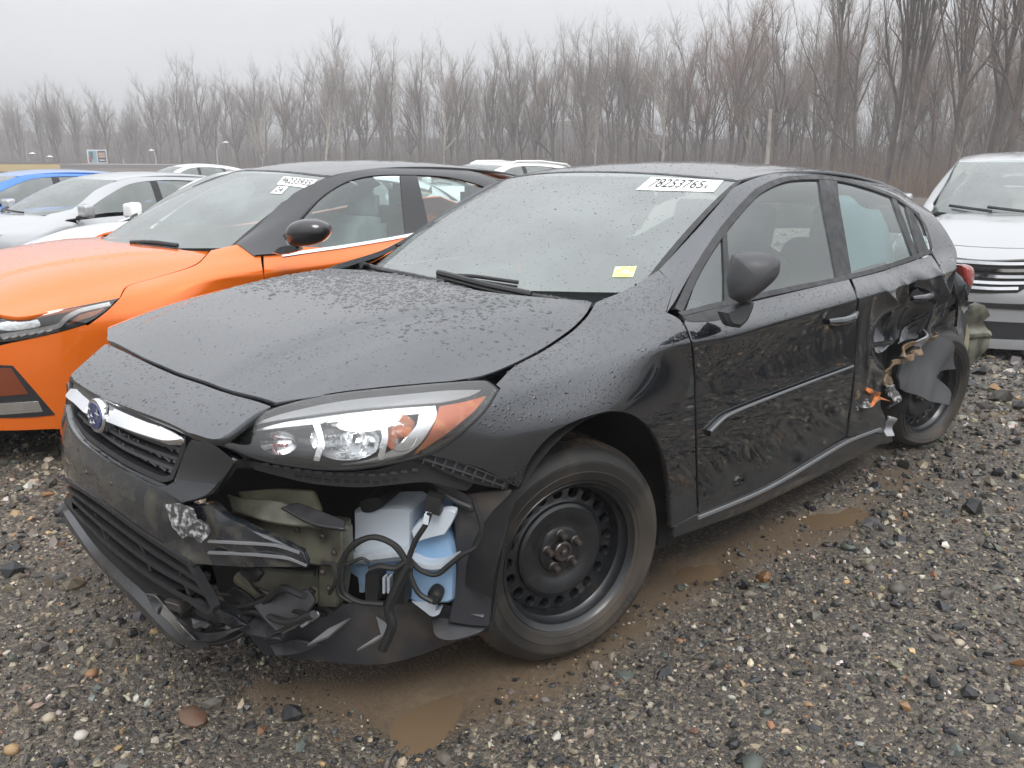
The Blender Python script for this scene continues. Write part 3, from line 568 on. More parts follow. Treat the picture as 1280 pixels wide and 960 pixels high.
m.build('lamp_marker', m_red, hlamp)
# --- grille, bar and badge
GR = [(88, 472, 1), (130, 497), (180, 520), (232, 543, 1), (231, 560), (216, 598, 1), (205, 601), (155, 578), (108, 546), (93, 525, 1), (88, 500)]
grille = panel('grille', FRONT, GR, m_dark, car, res=.03, lift=-.05, edge=-.05)
strip('grille_frame', FRONT, [(88, 473, 1), (130, 499), (180, 522), (231, 545, 1), (230, 560), (215, 597, 1), (203, 599), (155, 576), (109, 544), (94, 524, 1), (89, 500)], .016, m_plastic, grille, lift=.002, th=.03, closed=True)
strip('grille_frame', FRONT, [(92, 480), (130, 505), (180, 528), (228, 549)], .045, m_roofblack, grille, lift=.0, th=.02)
def fpt(px, lift=0.): u = np.array([FRONT.hit(*px)]); return FRONT.f(u)[0]+FRONT.nrm(u)[0]*lift
for a in ([(92, 486, 1), (102, 490), (113, 503), (116, 514, 1), (103, 503), (93, 494)], [(143, 512, 1), (160, 514), (200, 532), (232, 543, 1), (231, 548), (214, 548), (180, 538), (144, 525, 1)]):
    panel('chrome_bar', FRONT, a, m_chrome, grille, res=.012, lift=.010, edge=.02, disp=lambda P, n: P+np.array([1., 0, 0])*np.clip((P[:, 2]-np.polyval(np.polyfit(P[:, 1], P[:, 2], 1), P[:, 1]))*1.0, -.012, .02)[:, None])
for q in ([(93, 505), (108, 520), (150, 547), (190, 564), (224, 576)], [(95, 517), (112, 532), (152, 560), (190, 577), (219, 588)], [(94, 494), (106, 508), (150, 535), (190, 552), (228, 563)]): strip('grille_bar', FRONT, q, .010, m_grain, grille, lift=-.004, th=.02)
m = MB()     # the open mesh between the bars: short slanted webs
for (x0, y0, x1, y1, dy, k) in ((94, 498, 226, 568, 9, 11), (95, 510, 222, 581, 9, 11), (98, 524, 217, 593, 8, 10)):
    for i in range(k):
        t = (i+.5)/k; x = x0+(x1-x0)*t; y = y0+(y1-y0)*t+4*math.sin(math.pi*t)
        m.tube([fpt((x-3, y-dy*.5), -.012), fpt((x, y), -.008), fpt((x+3, y+dy*.5), -.012)], .004, 5); m.tube([fpt((x-5, y-1), -.012), fpt((x+5, y+2), -.012)], .0035, 5)
m.build('grille_mesh', m_grain, grille)
bc = fpt((127, 519), .004); uu = np.array([FRONT.hit(127, 518)]); bn_ = FRONT.nrm(uu)[0]
def oval(name, a, b, th, mat, off, par):
    """oval plate facing along the grille's normal"""
    ux = np.cross([0, 0, 1.], bn_); ux /= np.linalg.norm(ux); uz = np.cross(bn_, ux); V = []; n = 28
    for d, s in ((-.02, 1), (th-.004, 1), (th, .93)): V += [bc+bn_*(off+d)+s*(a*math.cos(t)*ux+b*math.sin(t)*uz) for t in np.linspace(0, 2*math.pi, n, endpoint=False)]
    Fs = [(k*n+i, k*n+(i+1) % n, (k+1)*n+(i+1) % n, (k+1)*n+i) for k in range(2) for i in range(n)]+[tuple(2*n+i for i in range(n))]
    return mesh(name, V, Fs, mat, par, True, None, 40), ux, uz
badge, ux, uz = oval('badge', .058, .044, .012, m_chrome, 0, grille); face, _, _ = oval('badge_face', .049, .035, .003, m_badge, .011, badge)
def star(c, r):
    P = bc+bn_*.0165+c[0]*ux+c[1]*uz; V = [P+bn_*.002]; 
    for k in range(8): t = k*math.pi/4+math.pi/2; rr = r if k % 2 == 0 else r*.32; V.append(P+rr*(math.cos(t)*ux*1.25+math.sin(t)*uz))
    return V, [(0, 1+k, 1+(k+1) % 8) for k in range(8)]
m = MB()
for c, r in (((.026, .010), .016), ((-.028, .013), .009), ((-.012, -.002), .009), ((-.032, -.008), .009), ((.004, -.016), .009), ((-.016, -.020), .009)): m.add(*star(c, r))
m.build('badge_star', m_chrome, badge, False)
# --- front bumper: what is left of the cover
bump_c = panel('front_bumper', FRONT, [(84, 478, 1), (88, 500), (93, 527), (108, 549), (155, 582), (205, 605, 1), (222, 621), (232, 633), (262, 632, 1), (292, 652), (332, 672), (378, 690, 1), (386, 707, 1), (340, 709), (300, 708), (262, 707), (240, 706, 1), (215, 690), (170, 655), (120, 620), (80, 596, 1), (70, 560), (69, 530), (74, 505)], m_bumper, car, res=.014, edge=.03,
    disp=lambda P, n: P+n*(-.02*np.exp(-((P[:, 1]+.42)/.06)**2-((P[:, 2]-.5)/.06)**2)+.004*np.sin(60*P[:, 1])*np.sin(50*P[:, 2])*(P[:, 1] < -.36))[:, None])
bump_c['label'] = 'cracked black bumper cover torn off at its near corner'
lip = panel('bumper_lip', FRONT, [(86, 506, 1), (93, 533), (108, 553), (156, 586), (206, 609), (222, 603, 1), (237, 560), (244, 549, 1), (272, 556), (297, 575, 1), (280, 598), (262, 618), (232, 628, 1), (213, 615), (160, 592), (108, 558), (88, 530)], m_black, bump_c, res=.012, lift=.010, edge=.03)
panel('bumper_crack', FRONT, [(211, 630, 1), (228, 630), (243, 636, 1), (249, 648), (262, 656, 1), (264, 668), (256, 676, 1), (243, 668), (232, 671, 1), (222, 656), (217, 648, 1)], m_scrape, bump_c, res=.006, lift=.012, edge=.01, disp=lambda P, n: P+n*(.002*np.sin(190*P[:, 1]+90*P[:, 2])*np.sin(120*P[:, 2])+.0012*np.sin(400*P[:, 1]-260*P[:, 2]))[:, None])
for q in ([(262, 676), (300, 678), (345, 681), (375, 690)], [(262, 690), (310, 692), (360, 697), (384, 706)]): strip('bumper_ridge', FRONT, q, .006, m_gun, bump_c, lift=.006, th=.006)
for q in ((108, 590), (139, 604), (124, 563)): MB().lathe([(.001, .004), (.005, .003), (.006, 0)], 8, fpt(q, .0), FRONT.nrm(np.array([FRONT.hit(*q)]))[0]).build('plate_screw', m_nut, bump_c)
# lower grille and splitter
lg = panel('lower_grille', FRONT, [(80, 598, 1), (120, 624), (170, 660), (240, 708, 1), (250, 740, 1), (236, 748), (190, 725), (140, 690), (95, 650), (80, 620)], m_dark, car, res=.04, lift=-.05, edge=-.04)
for k, q in enumerate(([(80, 598), (120, 623), (180, 667), (243, 709)], [(82, 610), (125, 642), (180, 683), (250, 728)], [(84, 622), (130, 663), (185, 705), (258, 746)], [(88, 640), (130, 682), (190, 727), (258, 766)])):
    strip('grille_slat', FRONT, q, .016, m_plastic, lg, lift=.004-.004*k, th=.03)
strip('grille_bracket', FRONT, [(236, 702), (250, 725), (268, 758), (262, 764), (242, 752)], .012, m_plastic, lg, lift=.008, th=.02)
for q in ((176, 706), (226, 742), (120, 668)): 
    strip('grille_bracket', FRONT, [(q[0]-8, q[1]-24), (q[0], q[1]-8), (q[0]+6, q[1]+10)], .014, m_plastic, lg, lift=-.012, th=.03)
def zpt(px, z): return fb.onZ(*px, z)
def ribbon(name, A, B, zA, zB, mat, parent, th=.006, angle=35):
    """a solid band between two traced lines at their own heights"""
    a = np.array([fb.onZ(*p, z) for p, z in zip(smooth_poly(A, 5, False), np.interp(np.linspace(0, 1, (len(A)-1)*5+1), np.linspace(0, 1, len(zA)), zA))])
    b = np.array([fb.onZ(*p, z) for p, z in zip(smooth_poly(B, 5, False), np.interp(np.linspace(0, 1, (len(B)-1)*5+1), np.linspace(0, 1, len(zB)), zB))])
    n = max(len(a), len(b)); rs = lambda q: np.stack([np.interp(np.linspace(0, 1, n), np.linspace(0, 1, len(q)), q[:, i]) for i in range(3)], 1); a, b = rs(a), rs(b)
    nn = np.cross(np.gradient(a, axis=0), b-a); nn /= np.linalg.norm(nn, axis=1)[:, None]+1e-9
    if nn[n//2] @ (fb.o-a[n//2]) < 0: nn = -nn
    mid = (a+b)/2+nn*.012; V = np.stack([a, mid, b, b-nn*th, mid-nn*th*1.5, a-nn*th], 1).reshape(-1, 3); Fs = [(i*6+k, i*6+(k+1) % 6, i*6+6+(k+1) % 6, i*6+6+k) for i in range(n-1) for k in range(6)]+[tuple(range(6)), tuple((n-1)*6+k for k in range(6))[::-1]]
    f = Fs[0]
    if np.cross(V[f[1]]-V[f[0]], V[f[2]]-V[f[0]]) @ nn[0] < 0: Fs = [x[::-1] for x in Fs]
    return mesh(name, V, Fs, mat, parent, True, None, angle)
spl_ = ribbon('splitter', [(84, 628), (130, 690), (185, 742), (232, 790), (262, 806)], [(68, 636), (108, 690), (160, 748), (212, 800), (240, 809)], [.27, .25, .22, .19, .17], [.24, .20, .17, .14, .13], m_black, car)
spl_['label'] = 'black lower lip hanging loose'
ribbon('splitter_tongue', [(66, 640), (80, 628), (92, 626)], [(70, 646), (84, 644), (100, 640)], [.26, .27, .28], [.24, .25, .26], m_plastic, spl_)
# torn lower corner pieces: folded plastic flaps, under tray
tray = ribbon('under_tray', [(300, 770), (390, 760), (470, 752), (545, 757), (604, 772)], [(330, 818), (400, 826), (480, 830), (560, 806), (606, 786)], [.22, .25, .27, .27, .25], [.11, .10, .10, .12, .17], m_liner, car, .008)
tray['label'] = 'dirty plastic under tray sagging to the ground'
for q in ([(384, 806), (410, 795), (438, 772), (410, 786)], [(446, 812), (470, 796), (496, 782), (470, 800)], [(352, 790), (365, 780), (388, 768), (368, 783)], [(470, 770), (482, 778), (488, 790), (476, 792)]): slab('tray_rib', fb, [p+(1,) for p in q], (-.62, -.62, .2), (-.35, -.35, .87), .008, m_gun if q[0][0] > 340 else m_liner, tray, n=2)
slab('torn_flap', fb, [(196, 755, 1), (230, 772), (270, 785), (312, 786, 1), (290, 800), (258, 806), (240, 800, 1), (212, 782)], (-.86, -.3, .17), (-.5, -.3, .8), .012, m_plastic, car, bev=.003)
slab('torn_flap', fb, [(232, 740, 1), (262, 752), (290, 775), (310, 784, 1), (275, 780), (245, 768)], (-.84, -.32, .2), (-.8, -.4, .4), .012, m_plastic, car, bev=.003)
slab('torn_flap', fb, [(316, 757, 1), (350, 742), (385, 736, 1), (394, 752), (372, 776), (345, 790, 1), (330, 775)], (-.78, -.5, .25), (-.7, -.6, .4), .014, m_plastic, car, bev=.003)
slab('torn_flap', fb, [(262, 745, 1), (300, 762), (335, 768, 1), (352, 800, 1), (310, 792), (280, 775)], (-.80, -.4, .2), (-.6, -.3, .7), .012, m_liner, car, bev=.003)
for q in ([(300, 760), (330, 752), (352, 735), (380, 745)], [(290, 770), (320, 765), (360, 778), (392, 768)]): MB().tube([fb.onX(*p, -.76) for p in smooth_poly(q, 5, False)], .009, 7).build('torn_strut', m_plastic, car)
lt = ribbon('lower_duct', [(84, 618), (130, 668), (190, 722), (262, 764)], [(84, 634), (126, 690), (182, 742), (250, 800)], [.30, .28, .25, .23], [.27, .25, .22, .17], m_dark, car)
for k, (px, mt, dp, th) in enumerate((
    ([(182, 742, 1), (196, 745), (206, 758), (224, 776), (243, 800, 1), (232, 800), (210, 778), (192, 762, 1)], m_bumper, -.86, .02), ([(231, 790, 1), (262, 792), (309, 782, 1), (288, 793), (266, 801), (243, 803, 1)], m_plastic, -.83, .012),
    ([(262, 757, 1), (285, 766), (309, 782, 1), (286, 783), (266, 772, 1)], m_bumper, -.82, .01), ([(206, 752, 1), (222, 757), (224, 766), (210, 762, 1)], m_liner, -.87, .02), ([(238, 772, 1), (262, 780), (258, 786), (240, 781, 1)], m_grain, -.84, .01),
    ([(322, 790, 1), (344, 779), (372, 776, 1), (352, 790), (330, 800, 1)], m_liner, -.76, .01), ([(284, 740, 1), (296, 735), (318, 752), (330, 764, 1), (312, 762), (296, 752)], m_plastic, -.76, .012), ([(352, 762, 1), (372, 744), (386, 736, 1), (392, 742), (374, 756), (360, 772, 1)], m_plastic, -.72, .012),
    ([(384, 770, 1), (398, 764, 1), (400, 770), (388, 778, 1)], m_gun, -.70, .006), ([(374, 782, 1), (389, 770, 1), (390, 774), (377, 786, 1)], m_gun, -.70, .006), ([(336, 806, 1), (370, 800), (398, 806, 1), (372, 818), (344, 820, 1)], m_liner, -.70, .01),
    ([(400, 748, 1), (414, 738, 1), (426, 752), (412, 768, 1)], m_plastic, -.64, .012), ([(296, 690, 1), (312, 696), (330, 716, 1), (318, 728), (300, 716, 1)], m_plastic, -.70, .02), ([(340, 700, 1), (356, 700), (360, 730, 1), (346, 736, 1)], m_dark, -.66, .02))):
    slab('torn_flap', fb, px, (dp, -.4, .25), (-.72, -.4+.1*(k % 3), .35-.12*(k % 4)), th, mt, car, n=3, bev=.002, warp=lambda P, k=k: P+np.array([-.6, -.3, .5])*(.006*np.sin(70*P[:, 1]+k)+.004*np.sin(110*P[:, 2]+2*k))[:, None])
for k, q in enumerate(([(268, 748), (290, 758), (312, 756), (330, 744)], [(330, 790), (352, 772), (366, 764), (384, 768)], [(412, 742), (420, 724), (416, 702)], [(306, 716), (322, 738), (352, 758), (372, 760)], [(250, 735), (270, 742), (296, 744)])): MB().tube([fb.onX(*p, -.74+.02*k) for p in smooth_poly(q, 5, False)], .005, 6).build('torn_wire', m_rubber, car)
for px, py in ((404, 670), (418, 690), (412, 735), (340, 690), (372, 662), (404, 715)): MB().lathe([(.001, .008), (.007, .006), (.008, 0)], 8, fb.onplane(px, py, (-.71, -.52, .5), (-.88, -.42, .05)), (-.88, -.42, .05)).build('bolt', m_nut, car)
gs = np.random.default_rng(17)
for k in range(34):     # splintered scraps of liner and bumper along the broken edge
    t = gs.uniform(); px0 = 196+t*230; py0 = np.interp(px0, [196, 240, 300, 360, 430], [752, 786, 772, 764, 770])+gs.normal(0, 13); L_ = gs.uniform(9, 26); a0 = gs.normal(-.5, .6); w_ = L_*gs.uniform(.18, .5)
    px = [(px0+math.cos(a0)*L_*u_-math.sin(a0)*w_*v_, py0+math.sin(a0)*L_*u_+math.cos(a0)*w_*v_, 1) for u_, v_ in ((-.5, -.3), (-.1, -.5+gs.uniform(-.2, .2)), (.5, gs.uniform(-.3, .3)), (.1, .5), (-.45, .4))]
    slab('torn_scrap', fb, px, (-.80+.16*t+gs.normal(0, .03), -.4, .25), gs.normal(size=3)*.5+np.array([-.8, -.5, .3]), .006, (m_plastic, m_liner, m_bumper, m_grain, m_plastic, m_dark)[k % 6], car, n=1)
# --- what the missing corner lays bare
slab('radiator_support', fb, [(262, 585, 1), (420, 590), (640, 610, 1), (612, 790, 1), (470, 790), (300, 780, 1), (255, 700)], (-.40, -.5, .5), (-.9, -.35, .1), .02, m_dark, car)
slab('crash_bar', fb, [(283, 617, 1), (300, 622), (350, 626), (430, 655, 1), (430, 662), (345, 655), (290, 640, 1)], (-.70, -.5, .6), (-.75, -.45, .5), .03, m_olive, car, bev=.004)
slab('crash_bar', fb, [(286, 640, 1), (340, 652), (428, 662, 1), (430, 712, 1), (385, 706), (330, 690), (290, 672, 1)], (-.70, -.5, .6), (-.88, -.42, .05), .05, m_olive, car, bev=.006)
slab('radiator_bracket', fb, [(296, 614, 1), (345, 610), (392, 612, 1), (400, 640), (365, 648), (310, 640, 1)], (-.60, -.5, .6), (-.7, -.45, .55), .02, m_tan, car, bev=.006)
slab('frame_rail', fb, [(402, 655, 1), (426, 658, 1), (428, 712), (422, 760, 1), (396, 760, 1), (398, 710)], (-.66, -.55, .5), (-.85, -.5, .0), .06, m_olive, car, bev=.006)
slab('lower_member', fb, [(300, 708, 1), (350, 712), (400, 716, 1), (400, 742), (350, 745), (318, 735, 1)], (-.60, -.5, .4), (-.85, -.4, .2), .03, m_olive, car, bev=.006)
MB().tube([fb.onX(*p, -.66) for p in smooth_poly([(300, 722), (315, 735), (340, 748), (372, 750), (392, 744)], 5, False)], .020, 12).build('lower_tube', m_tan, car)
slab('top_bracket', fb, [(350, 634, 1), (372, 628), (432, 650, 1), (430, 662, 1), (390, 655)], (-.66, -.55, .6), (-.4, -.4, .8), .01, m_plastic, car, bev=.003)
# plastic lamp carrier with its row of slots, ribbed fender bracket
car_b = panel('lamp_carrier', SIDE, [(292, 578, 1), (340, 587), (400, 594), (470, 592), (525, 577, 1), (560, 588), (600, 607), (590, 618), (540, 607), (500, 610), (450, 614), (390, 610), (350, 602), (310, 592, 1)], m_plastic, car, res=.016, lift=-.03, edge=.03)
for row, (dy, dz) in enumerate(((-4.5, 0), (5.5, 0))):
    for k in range(15 if row == 0 else 11):
        x = 322+k*(14 if row == 0 else 13)+row*42; y = np.interp(x, [310, 350, 400, 470, 525], [584, 591, 598, 600, 592])+dy
        panel('carrier_slot', SIDE, [(x, y, 1), (x+8, y+.5, 1), (x+8, y+4, 1), (x, y+3.5, 1)], m_dark if row else m_grain, car_b, res=.02, lift=-.026 if row else -.022, edge=.006, n=1)
fbk = panel('fender_bracket', SIDE, [(522, 573, 1), (536, 564), (580, 578), (640, 603, 1), (638, 613), (600, 607), (560, 593)], m_plastic, car, res=.016, lift=-.012, edge=.03)
for t in np.linspace(.03, .97, 9): 
    x = 530+t*106; y = 569+t*38; strip('bracket_rib', SIDE, [(x+3, y-8+2*t), (x-1, y+1), (x-4, y+10-4*t)], .004, m_grain, fbk, lift=-.004, th=.012, n=2)
for q in ([(534, 566), (580, 580), (638, 604)], [(526, 573), (572, 588), (632, 609)]): strip('bracket_rib', SIDE, q, .004, m_grain, fbk, lift=-.003, th=.012)
slab('fender_stay', fb, [(535, 600, 1), (548, 598), (590, 622), (600, 636, 1), (585, 640), (555, 620)], (-.42, -.74, .55), (-.5, -.8, .2), .014, m_plastic, car, bev=.003)
MB().tube([fb.onplane(*p, (-.42, -.76, .55), (-.5, -.8, .2)) for p in smooth_poly([(548, 612), (566, 624), (588, 634)], 4, False)], .006, 6).build('stay_rod', m_grain, car)
liner = slab('wheel_liner', fb, [(566, 628, 1), (585, 618), (640, 612, 1), (634, 660), (618, 720), (612, 784, 1), (590, 783), (560, 778, 1), (570, 720)], (-.36, -.78, .5), (-.72, -.68, .05), .012, m_liner, car, bev=.004)
slab('liner_foot', fb, [(540, 775, 1), (575, 768), (612, 780, 1), (600, 790), (565, 800), (545, 795)], (-.4, -.78, .2), (-.4, -.4, .8), .01, m_liner, car)
# washer tanks
PT = ((-.52, -.60, .5), (-.85, -.50, .02)); TL = [(0, .93), (.008, .985), (.02, 1), (.12, 1), (.13, .96)]
tank = puff('washer_tank', fb, [(441, 640, 1), (455, 636), (505, 634), (514, 640, 1), (514, 700), (513, 706, 1), (441, 712, 1)], *PT, TL, m_tank, car, n=3)
puff('tank_base', fb, [(426, 686, 1), (442, 690, 1), (442, 704), (514, 698, 1), (514, 730), (505, 740, 1), (505, 722, 1), (480, 716, 1), (458, 722), (455, 742, 1), (448, 742), (446, 722), (428, 712, 1)], *PT, TL, m_fluid, tank, n=2)
puff('tank_shelf', fb, [(430, 698, 1), (512, 689, 1), (514, 694), (432, 703)], (-.55, -.63, .5), (-.85, -.5, .02), [(0, .98), (.004, 1), (.04, 1)], m_tank, tank, n=2)
puff('tank_cap', fb, [(450, 626), (475, 622), (477, 634), (465, 641), (452, 640)], (-.53, -.61, .5), (-.85, -.5, .02), TL, m_rubber, tank, n=3)
tank2 = puff('overflow_tank', fb, [(515, 660, 1), (540, 644), (556, 640), (568, 638, 1), (568, 648), (556, 672, 1), (563, 682), (567, 694, 1), (566, 752), (560, 756, 1), (520, 756), (509, 750, 1), (510, 700), (517, 690, 1)], (-.47, -.70, .5), (-.8, -.6, .02), TL, m_fluid, car, n=3)
puff('tank_flange', fb, [(514, 664, 1), (522, 654), (543, 641), (560, 638), (569, 641), (566, 652), (556, 668, 1), (532, 674), (518, 679, 1)], (-.49, -.72, .5), (-.8, -.6, .02), [(0, .96), (.004, 1), (.03, 1)], m_tank, tank2, n=3)
puff('tank_seam', fb, [(512, 698, 1), (530, 706), (550, 706), (571, 699, 1), (570, 704), (552, 711), (530, 711)], (-.50, -.73, .5), (-.8, -.6, .02), [(0, .98), (.004, 1), (.05, 1)], m_tank, tank2, n=3)
puff('tank_hook', fb, [(514, 752, 1), (545, 752, 1), (544, 764), (550, 762), (549, 768), (540, 771), (530, 764)], (-.47, -.70, .5), (-.8, -.6, .02), [(0, .96), (.004, 1), (.03, 1)], m_tank, tank2, n=3)
puff('tank_pump', fb, [(534, 742), (543, 736), (552, 742), (551, 752), (543, 757), (536, 751)], (-.50, -.73, .5), (-.8, -.6, .02), [(-.01, .6), (0, .95), (.006, 1), (.03, 1)], m_rubber, tank2, n=3)
puff('washer_pump', fb, [(456, 718, 1), (472, 716, 1), (472, 752, 1), (456, 752, 1)], (-.56, -.64, .5), (-.85, -.5, .02), TL, m_rubber, tank, n=2); puff('pump_block', fb, [(490, 718, 1), (508, 716, 1), (506, 756, 1), (492, 757, 1)], (-.56, -.64, .5), (-.85, -.5, .02), TL, m_rubber, tank, n=2)
for k in range(3): slab('tank_rib', fb, [(472+k*6, 722, 1), (475+k*6, 722, 1), (475+k*6, 742, 1), (472+k*6, 742, 1)], (-.55, -.62, .5), (-.85, -.5, .02), .02, m_tank, tank, n=1)
def hose(pts, r, mat=None, x0=-.6, y0=-.70, nm='hose'):
    MB().tube([fb.onplane(*p, (x0, y0, .5), (-.82, -.57, .02)) for p in smooth_poly(pts, 7, False)], r, 8).build(nm, mat or m_rubber, car)
hose([(508, 700), (495, 682), (468, 671), (440, 682), (428, 710), (430, 740), (448, 752), (480, 755)], .0065); hose([(510, 705), (490, 680), (462, 672), (434, 690), (423, 716), (424, 742), (440, 752)], .0065)
hose([(537, 642), (532, 656), (520, 675), (511, 700), (513, 720), (524, 742), (540, 752)], .0065); hose([(511, 698), (525, 712), (545, 718), (562, 706), (578, 693), (597, 682), (602, 660), (592, 625)], .0065, x0=-.56)
hose([(511, 706), (496, 735), (486, 760), (490, 782), (478, 812)], .012, m_rubber); hose([(462, 712), (475, 708), (495, 710), (508, 702)], .008); hose([(402, 703), (430, 706), (452, 698), (462, 703)], .004)
puff('hose_plug', fb, [(533, 618, 1), (552, 624, 1), (549, 646, 1), (530, 640, 1)], (-.52, -.74, .5), (-.8, -.6, .02), TL[:3]+[(.04, 1)], m_rubber, car, n=2); puff('hose_clip', fb, [(530, 643, 1), (537, 645, 1), (535, 657, 1), (528, 655, 1)], (-.6, -.72, .5), (-.8, -.6, .02), TL[:3]+[(.02, 1)], m_tank, car, n=2)
# --- wheels
def wheel(name, M4, parent, flat=False):
    """steel wheel; local +Y points out of the car; origin at the hub on the tyre's centre plane"""
    w = empty(name, None); w.parent = parent; w.matrix_local = M4
    Rt = .318; hw = .1025
    prof = [(.212, .088), (.222, .099), (.226, .1005), (.228, .1035), (.234, .1045), (.236, .1055), (.250, .109), (.2515, .1075), (.275, .1085), (.2765, .1065), (.279, .1065), (.281, .1045), (.292, .099), (.303, .088), (.311, .078), (Rt-.002, .066), (Rt, .045), (Rt, .0), (Rt, -.045), (Rt-.004, -.07), (.30, -.09), (.27, -.106), (.24, -.105), (.212, -.09)]
    t = MB().lathe(prof, 72); V = np.array(t.V)
    if flat:   # collapsed carcass: sagging onto the rim at the bottom
        k = np.clip((-V[:, 2]-.19)/.12, 0, 1); V[:, 2] += k*.05; V[:, 1] += np.sign(V[:, 1])*k*.035
    else:
        k = np.clip((-V[:, 2]-.27)/.05, 0, 1); V[:, 2] += k*.012; V[:, 1] *= 1+k*.10
    t.V = V.tolist(); tyre = t.build('tyre', m_tyre, w)
    tr = MB(); n = 74
    for k in range(n):     # tread blocks: shoulder blocks and centre ribs with sipes between
        a0 = 2*math.pi*k/n; a1 = 2*math.pi*(k+.80)/n
        for y0, y1, sk in ((.050, .078, .03), (.016, .045, .02), (-.018, .012, -.02), (-.048, -.022, .02), (-.078, -.053, .03)):
            if sk == -.02 and k % 2: continue
            P = []
            for r in (Rt-.012, Rt+.004):
                for a, y in ((a0, y0), (a1, y0), (a1+sk, y1), (a0+sk, y1)):
                    rr = r-(.010 if abs(y) > .07 else 0); P.append((rr*math.cos(a), y, rr*math.sin(a)))
            P = np.array(P)
            if flat: q = np.clip((-P[:, 2]-.19)/.12, 0, 1); P[:, 2] += q*.05; P[:, 1] += np.sign(P[:, 1])*q*.035
            else: q = np.clip((-P[:, 2]-.27)/.05, 0, 1); P[:, 2] += q*.012
            tr.add(P, [(4,5,6,7), (0,1,5,4), (1,2,6,5), (2,3,7,6), (3,0,4,7)])
    b = tr.build('tread', m_tread, tyre, False); b['kind'] = 'stuff'
    r = MB(); r.lathe([(.209, -.09), (.2205, -.092), (.2205, -.085), (.205, -.075), (.18, -.03), (.176, .0), (.186, .02), (.190, .052), (.203, .066), (.205, .080), (.2195, .086), (.2205, .093), (.2165, .0965), (.213, .093), (.208, .088), (.2015, .084), (.1995, .070), (.189, .056), (.187, .03), (.1865, .02)], 72)
    # disc: ring of round holes, then the raised bowl and hub
    nh = 20; rh, hr = .1655, .0152; ri, ro = .1445, .1865; yr = .030
    for k in range(nh):
        a = 2*math.pi*(k+.5)/nh; da = math.pi/nh; V = []; yy = lambda rad: yr-.010*((rad-ri)/(ro-ri))**2
        out = [(ro, -1), (ro, -.5), (ro, 0), (ro, .5), (ro, 1), (rh, 1), (ri, 1), (ri, .5), (ri, 0), (ri, -.5), (ri, -1), (rh, -1)]
        for rr, s in out: t_ = a+s*da; V.append((rr*math.cos(t_), yy(rr), rr*math.sin(t_)))
        for dy, sc in ((0, 1.12), (-.003, 1.0), (-.02, .98)):
            for rr, s in out:
                d = math.atan2(s*da*rh, rr-rh) if (rr != rh) else (math.pi/2*s); x = rh+hr*sc*math.cos(d); z = hr*sc*math.sin(d)*1.0
                V.append(((x)*math.cos(a)-z*math.sin(a), yy(rh)+dy, x*math.sin(a)+z*math.cos(a)))
        m = 12; r.add(V, [(l*m+i, l*m+(i+1) % m, (l+1)*m+(i+1) % m, (l+1)*m+i) for l in range(3) for i in range(m)])
    r.lathe([(ri+.0005, .030), (.140, .033), (.1365, .041), (.128, .046), (.108, .045), (.09, .036), (.078, .032), (.069, .033), (.066, .038), (.060, .041), (.036, .041), (.033, .036), (.030, .03), (.001, .03)], 60)
    rim = r.build('rim', m_rim, w, True, 30)
    # make sure the disc faces outward
    bm = bmesh.new(); bm.from_mesh(rim.data); bmesh.ops.recalc_face_normals(bm, faces=bm.faces); bm.to_mesh(rim.data); bm.free()
    c = MB().lathe([(.029, .028), (.029, .052), (.026, .055), (.021, .055), (.019, .049), (.011, .049), (.009, .060), (.004, .063), (.001, .063)], 24).build('hub_cap', m_nut, w)
    for k in range(5):
        a = 2*math.pi*k/5+.42; x, z = .050*math.cos(a), .050*math.sin(a); nb = MB()
        nb.lathe([(.0145, .038), (.0145, .044), (.0115, .046), (.0105, .064), (.008, .069), (.001, .070)], 6 if False else 12, (x, 0, z)).build('lug_nut', m_nut, w, True, 30)
    MB().lathe([(.19, -.02), (.18, -.05), (.001, -.05)], 32).build('brake_drum', m_dark, w)
    return w
def wmat(x, y, z, steer, camber=0., spin=0.):
    """outer side towards -Y of the car"""
    return Matrix.Translation((x, y, z)) @ Matrix.Rotation(steer, 4, 'Z') @ Matrix.Rotation(camber, 4, 'X') @ Matrix.Rotation(math.pi, 4, 'Z') @ Matrix.Rotation(spin, 4, 'Y')
MBi = MB1.inverted()
wf = wheel('front_wheel', MBi @ wmat(.012, -.700, .303, R(-14.8), 0, .2), car)
wr = wheel('rear_wheel', MBi @ wmat(2.70, -.735, .265, R(-13), R(5)), car, True); wr['label'] = 'flat rear wheel knocked out of line'
for x, nm in ((0.01, 'front_wheel'), (2.68, 'rear_wheel')):
    c = empty(nm, None); c.parent = car; c.matrix_local = MBi @ (Matrix.Translation((x, .70, .31)) @ Matrix.Rotation(R(-14) if x < 1 else 0, 4, 'Z'))
    for ch in list(wf.children):
        d = ch.copy(); COL.objects.link(d); d.parent = c
        for g in ch.children: e = g.copy(); COL.objects.link(e); e.parent = d
def tyre_text(s, a0, r, h_, parent, txtmat):
    pass
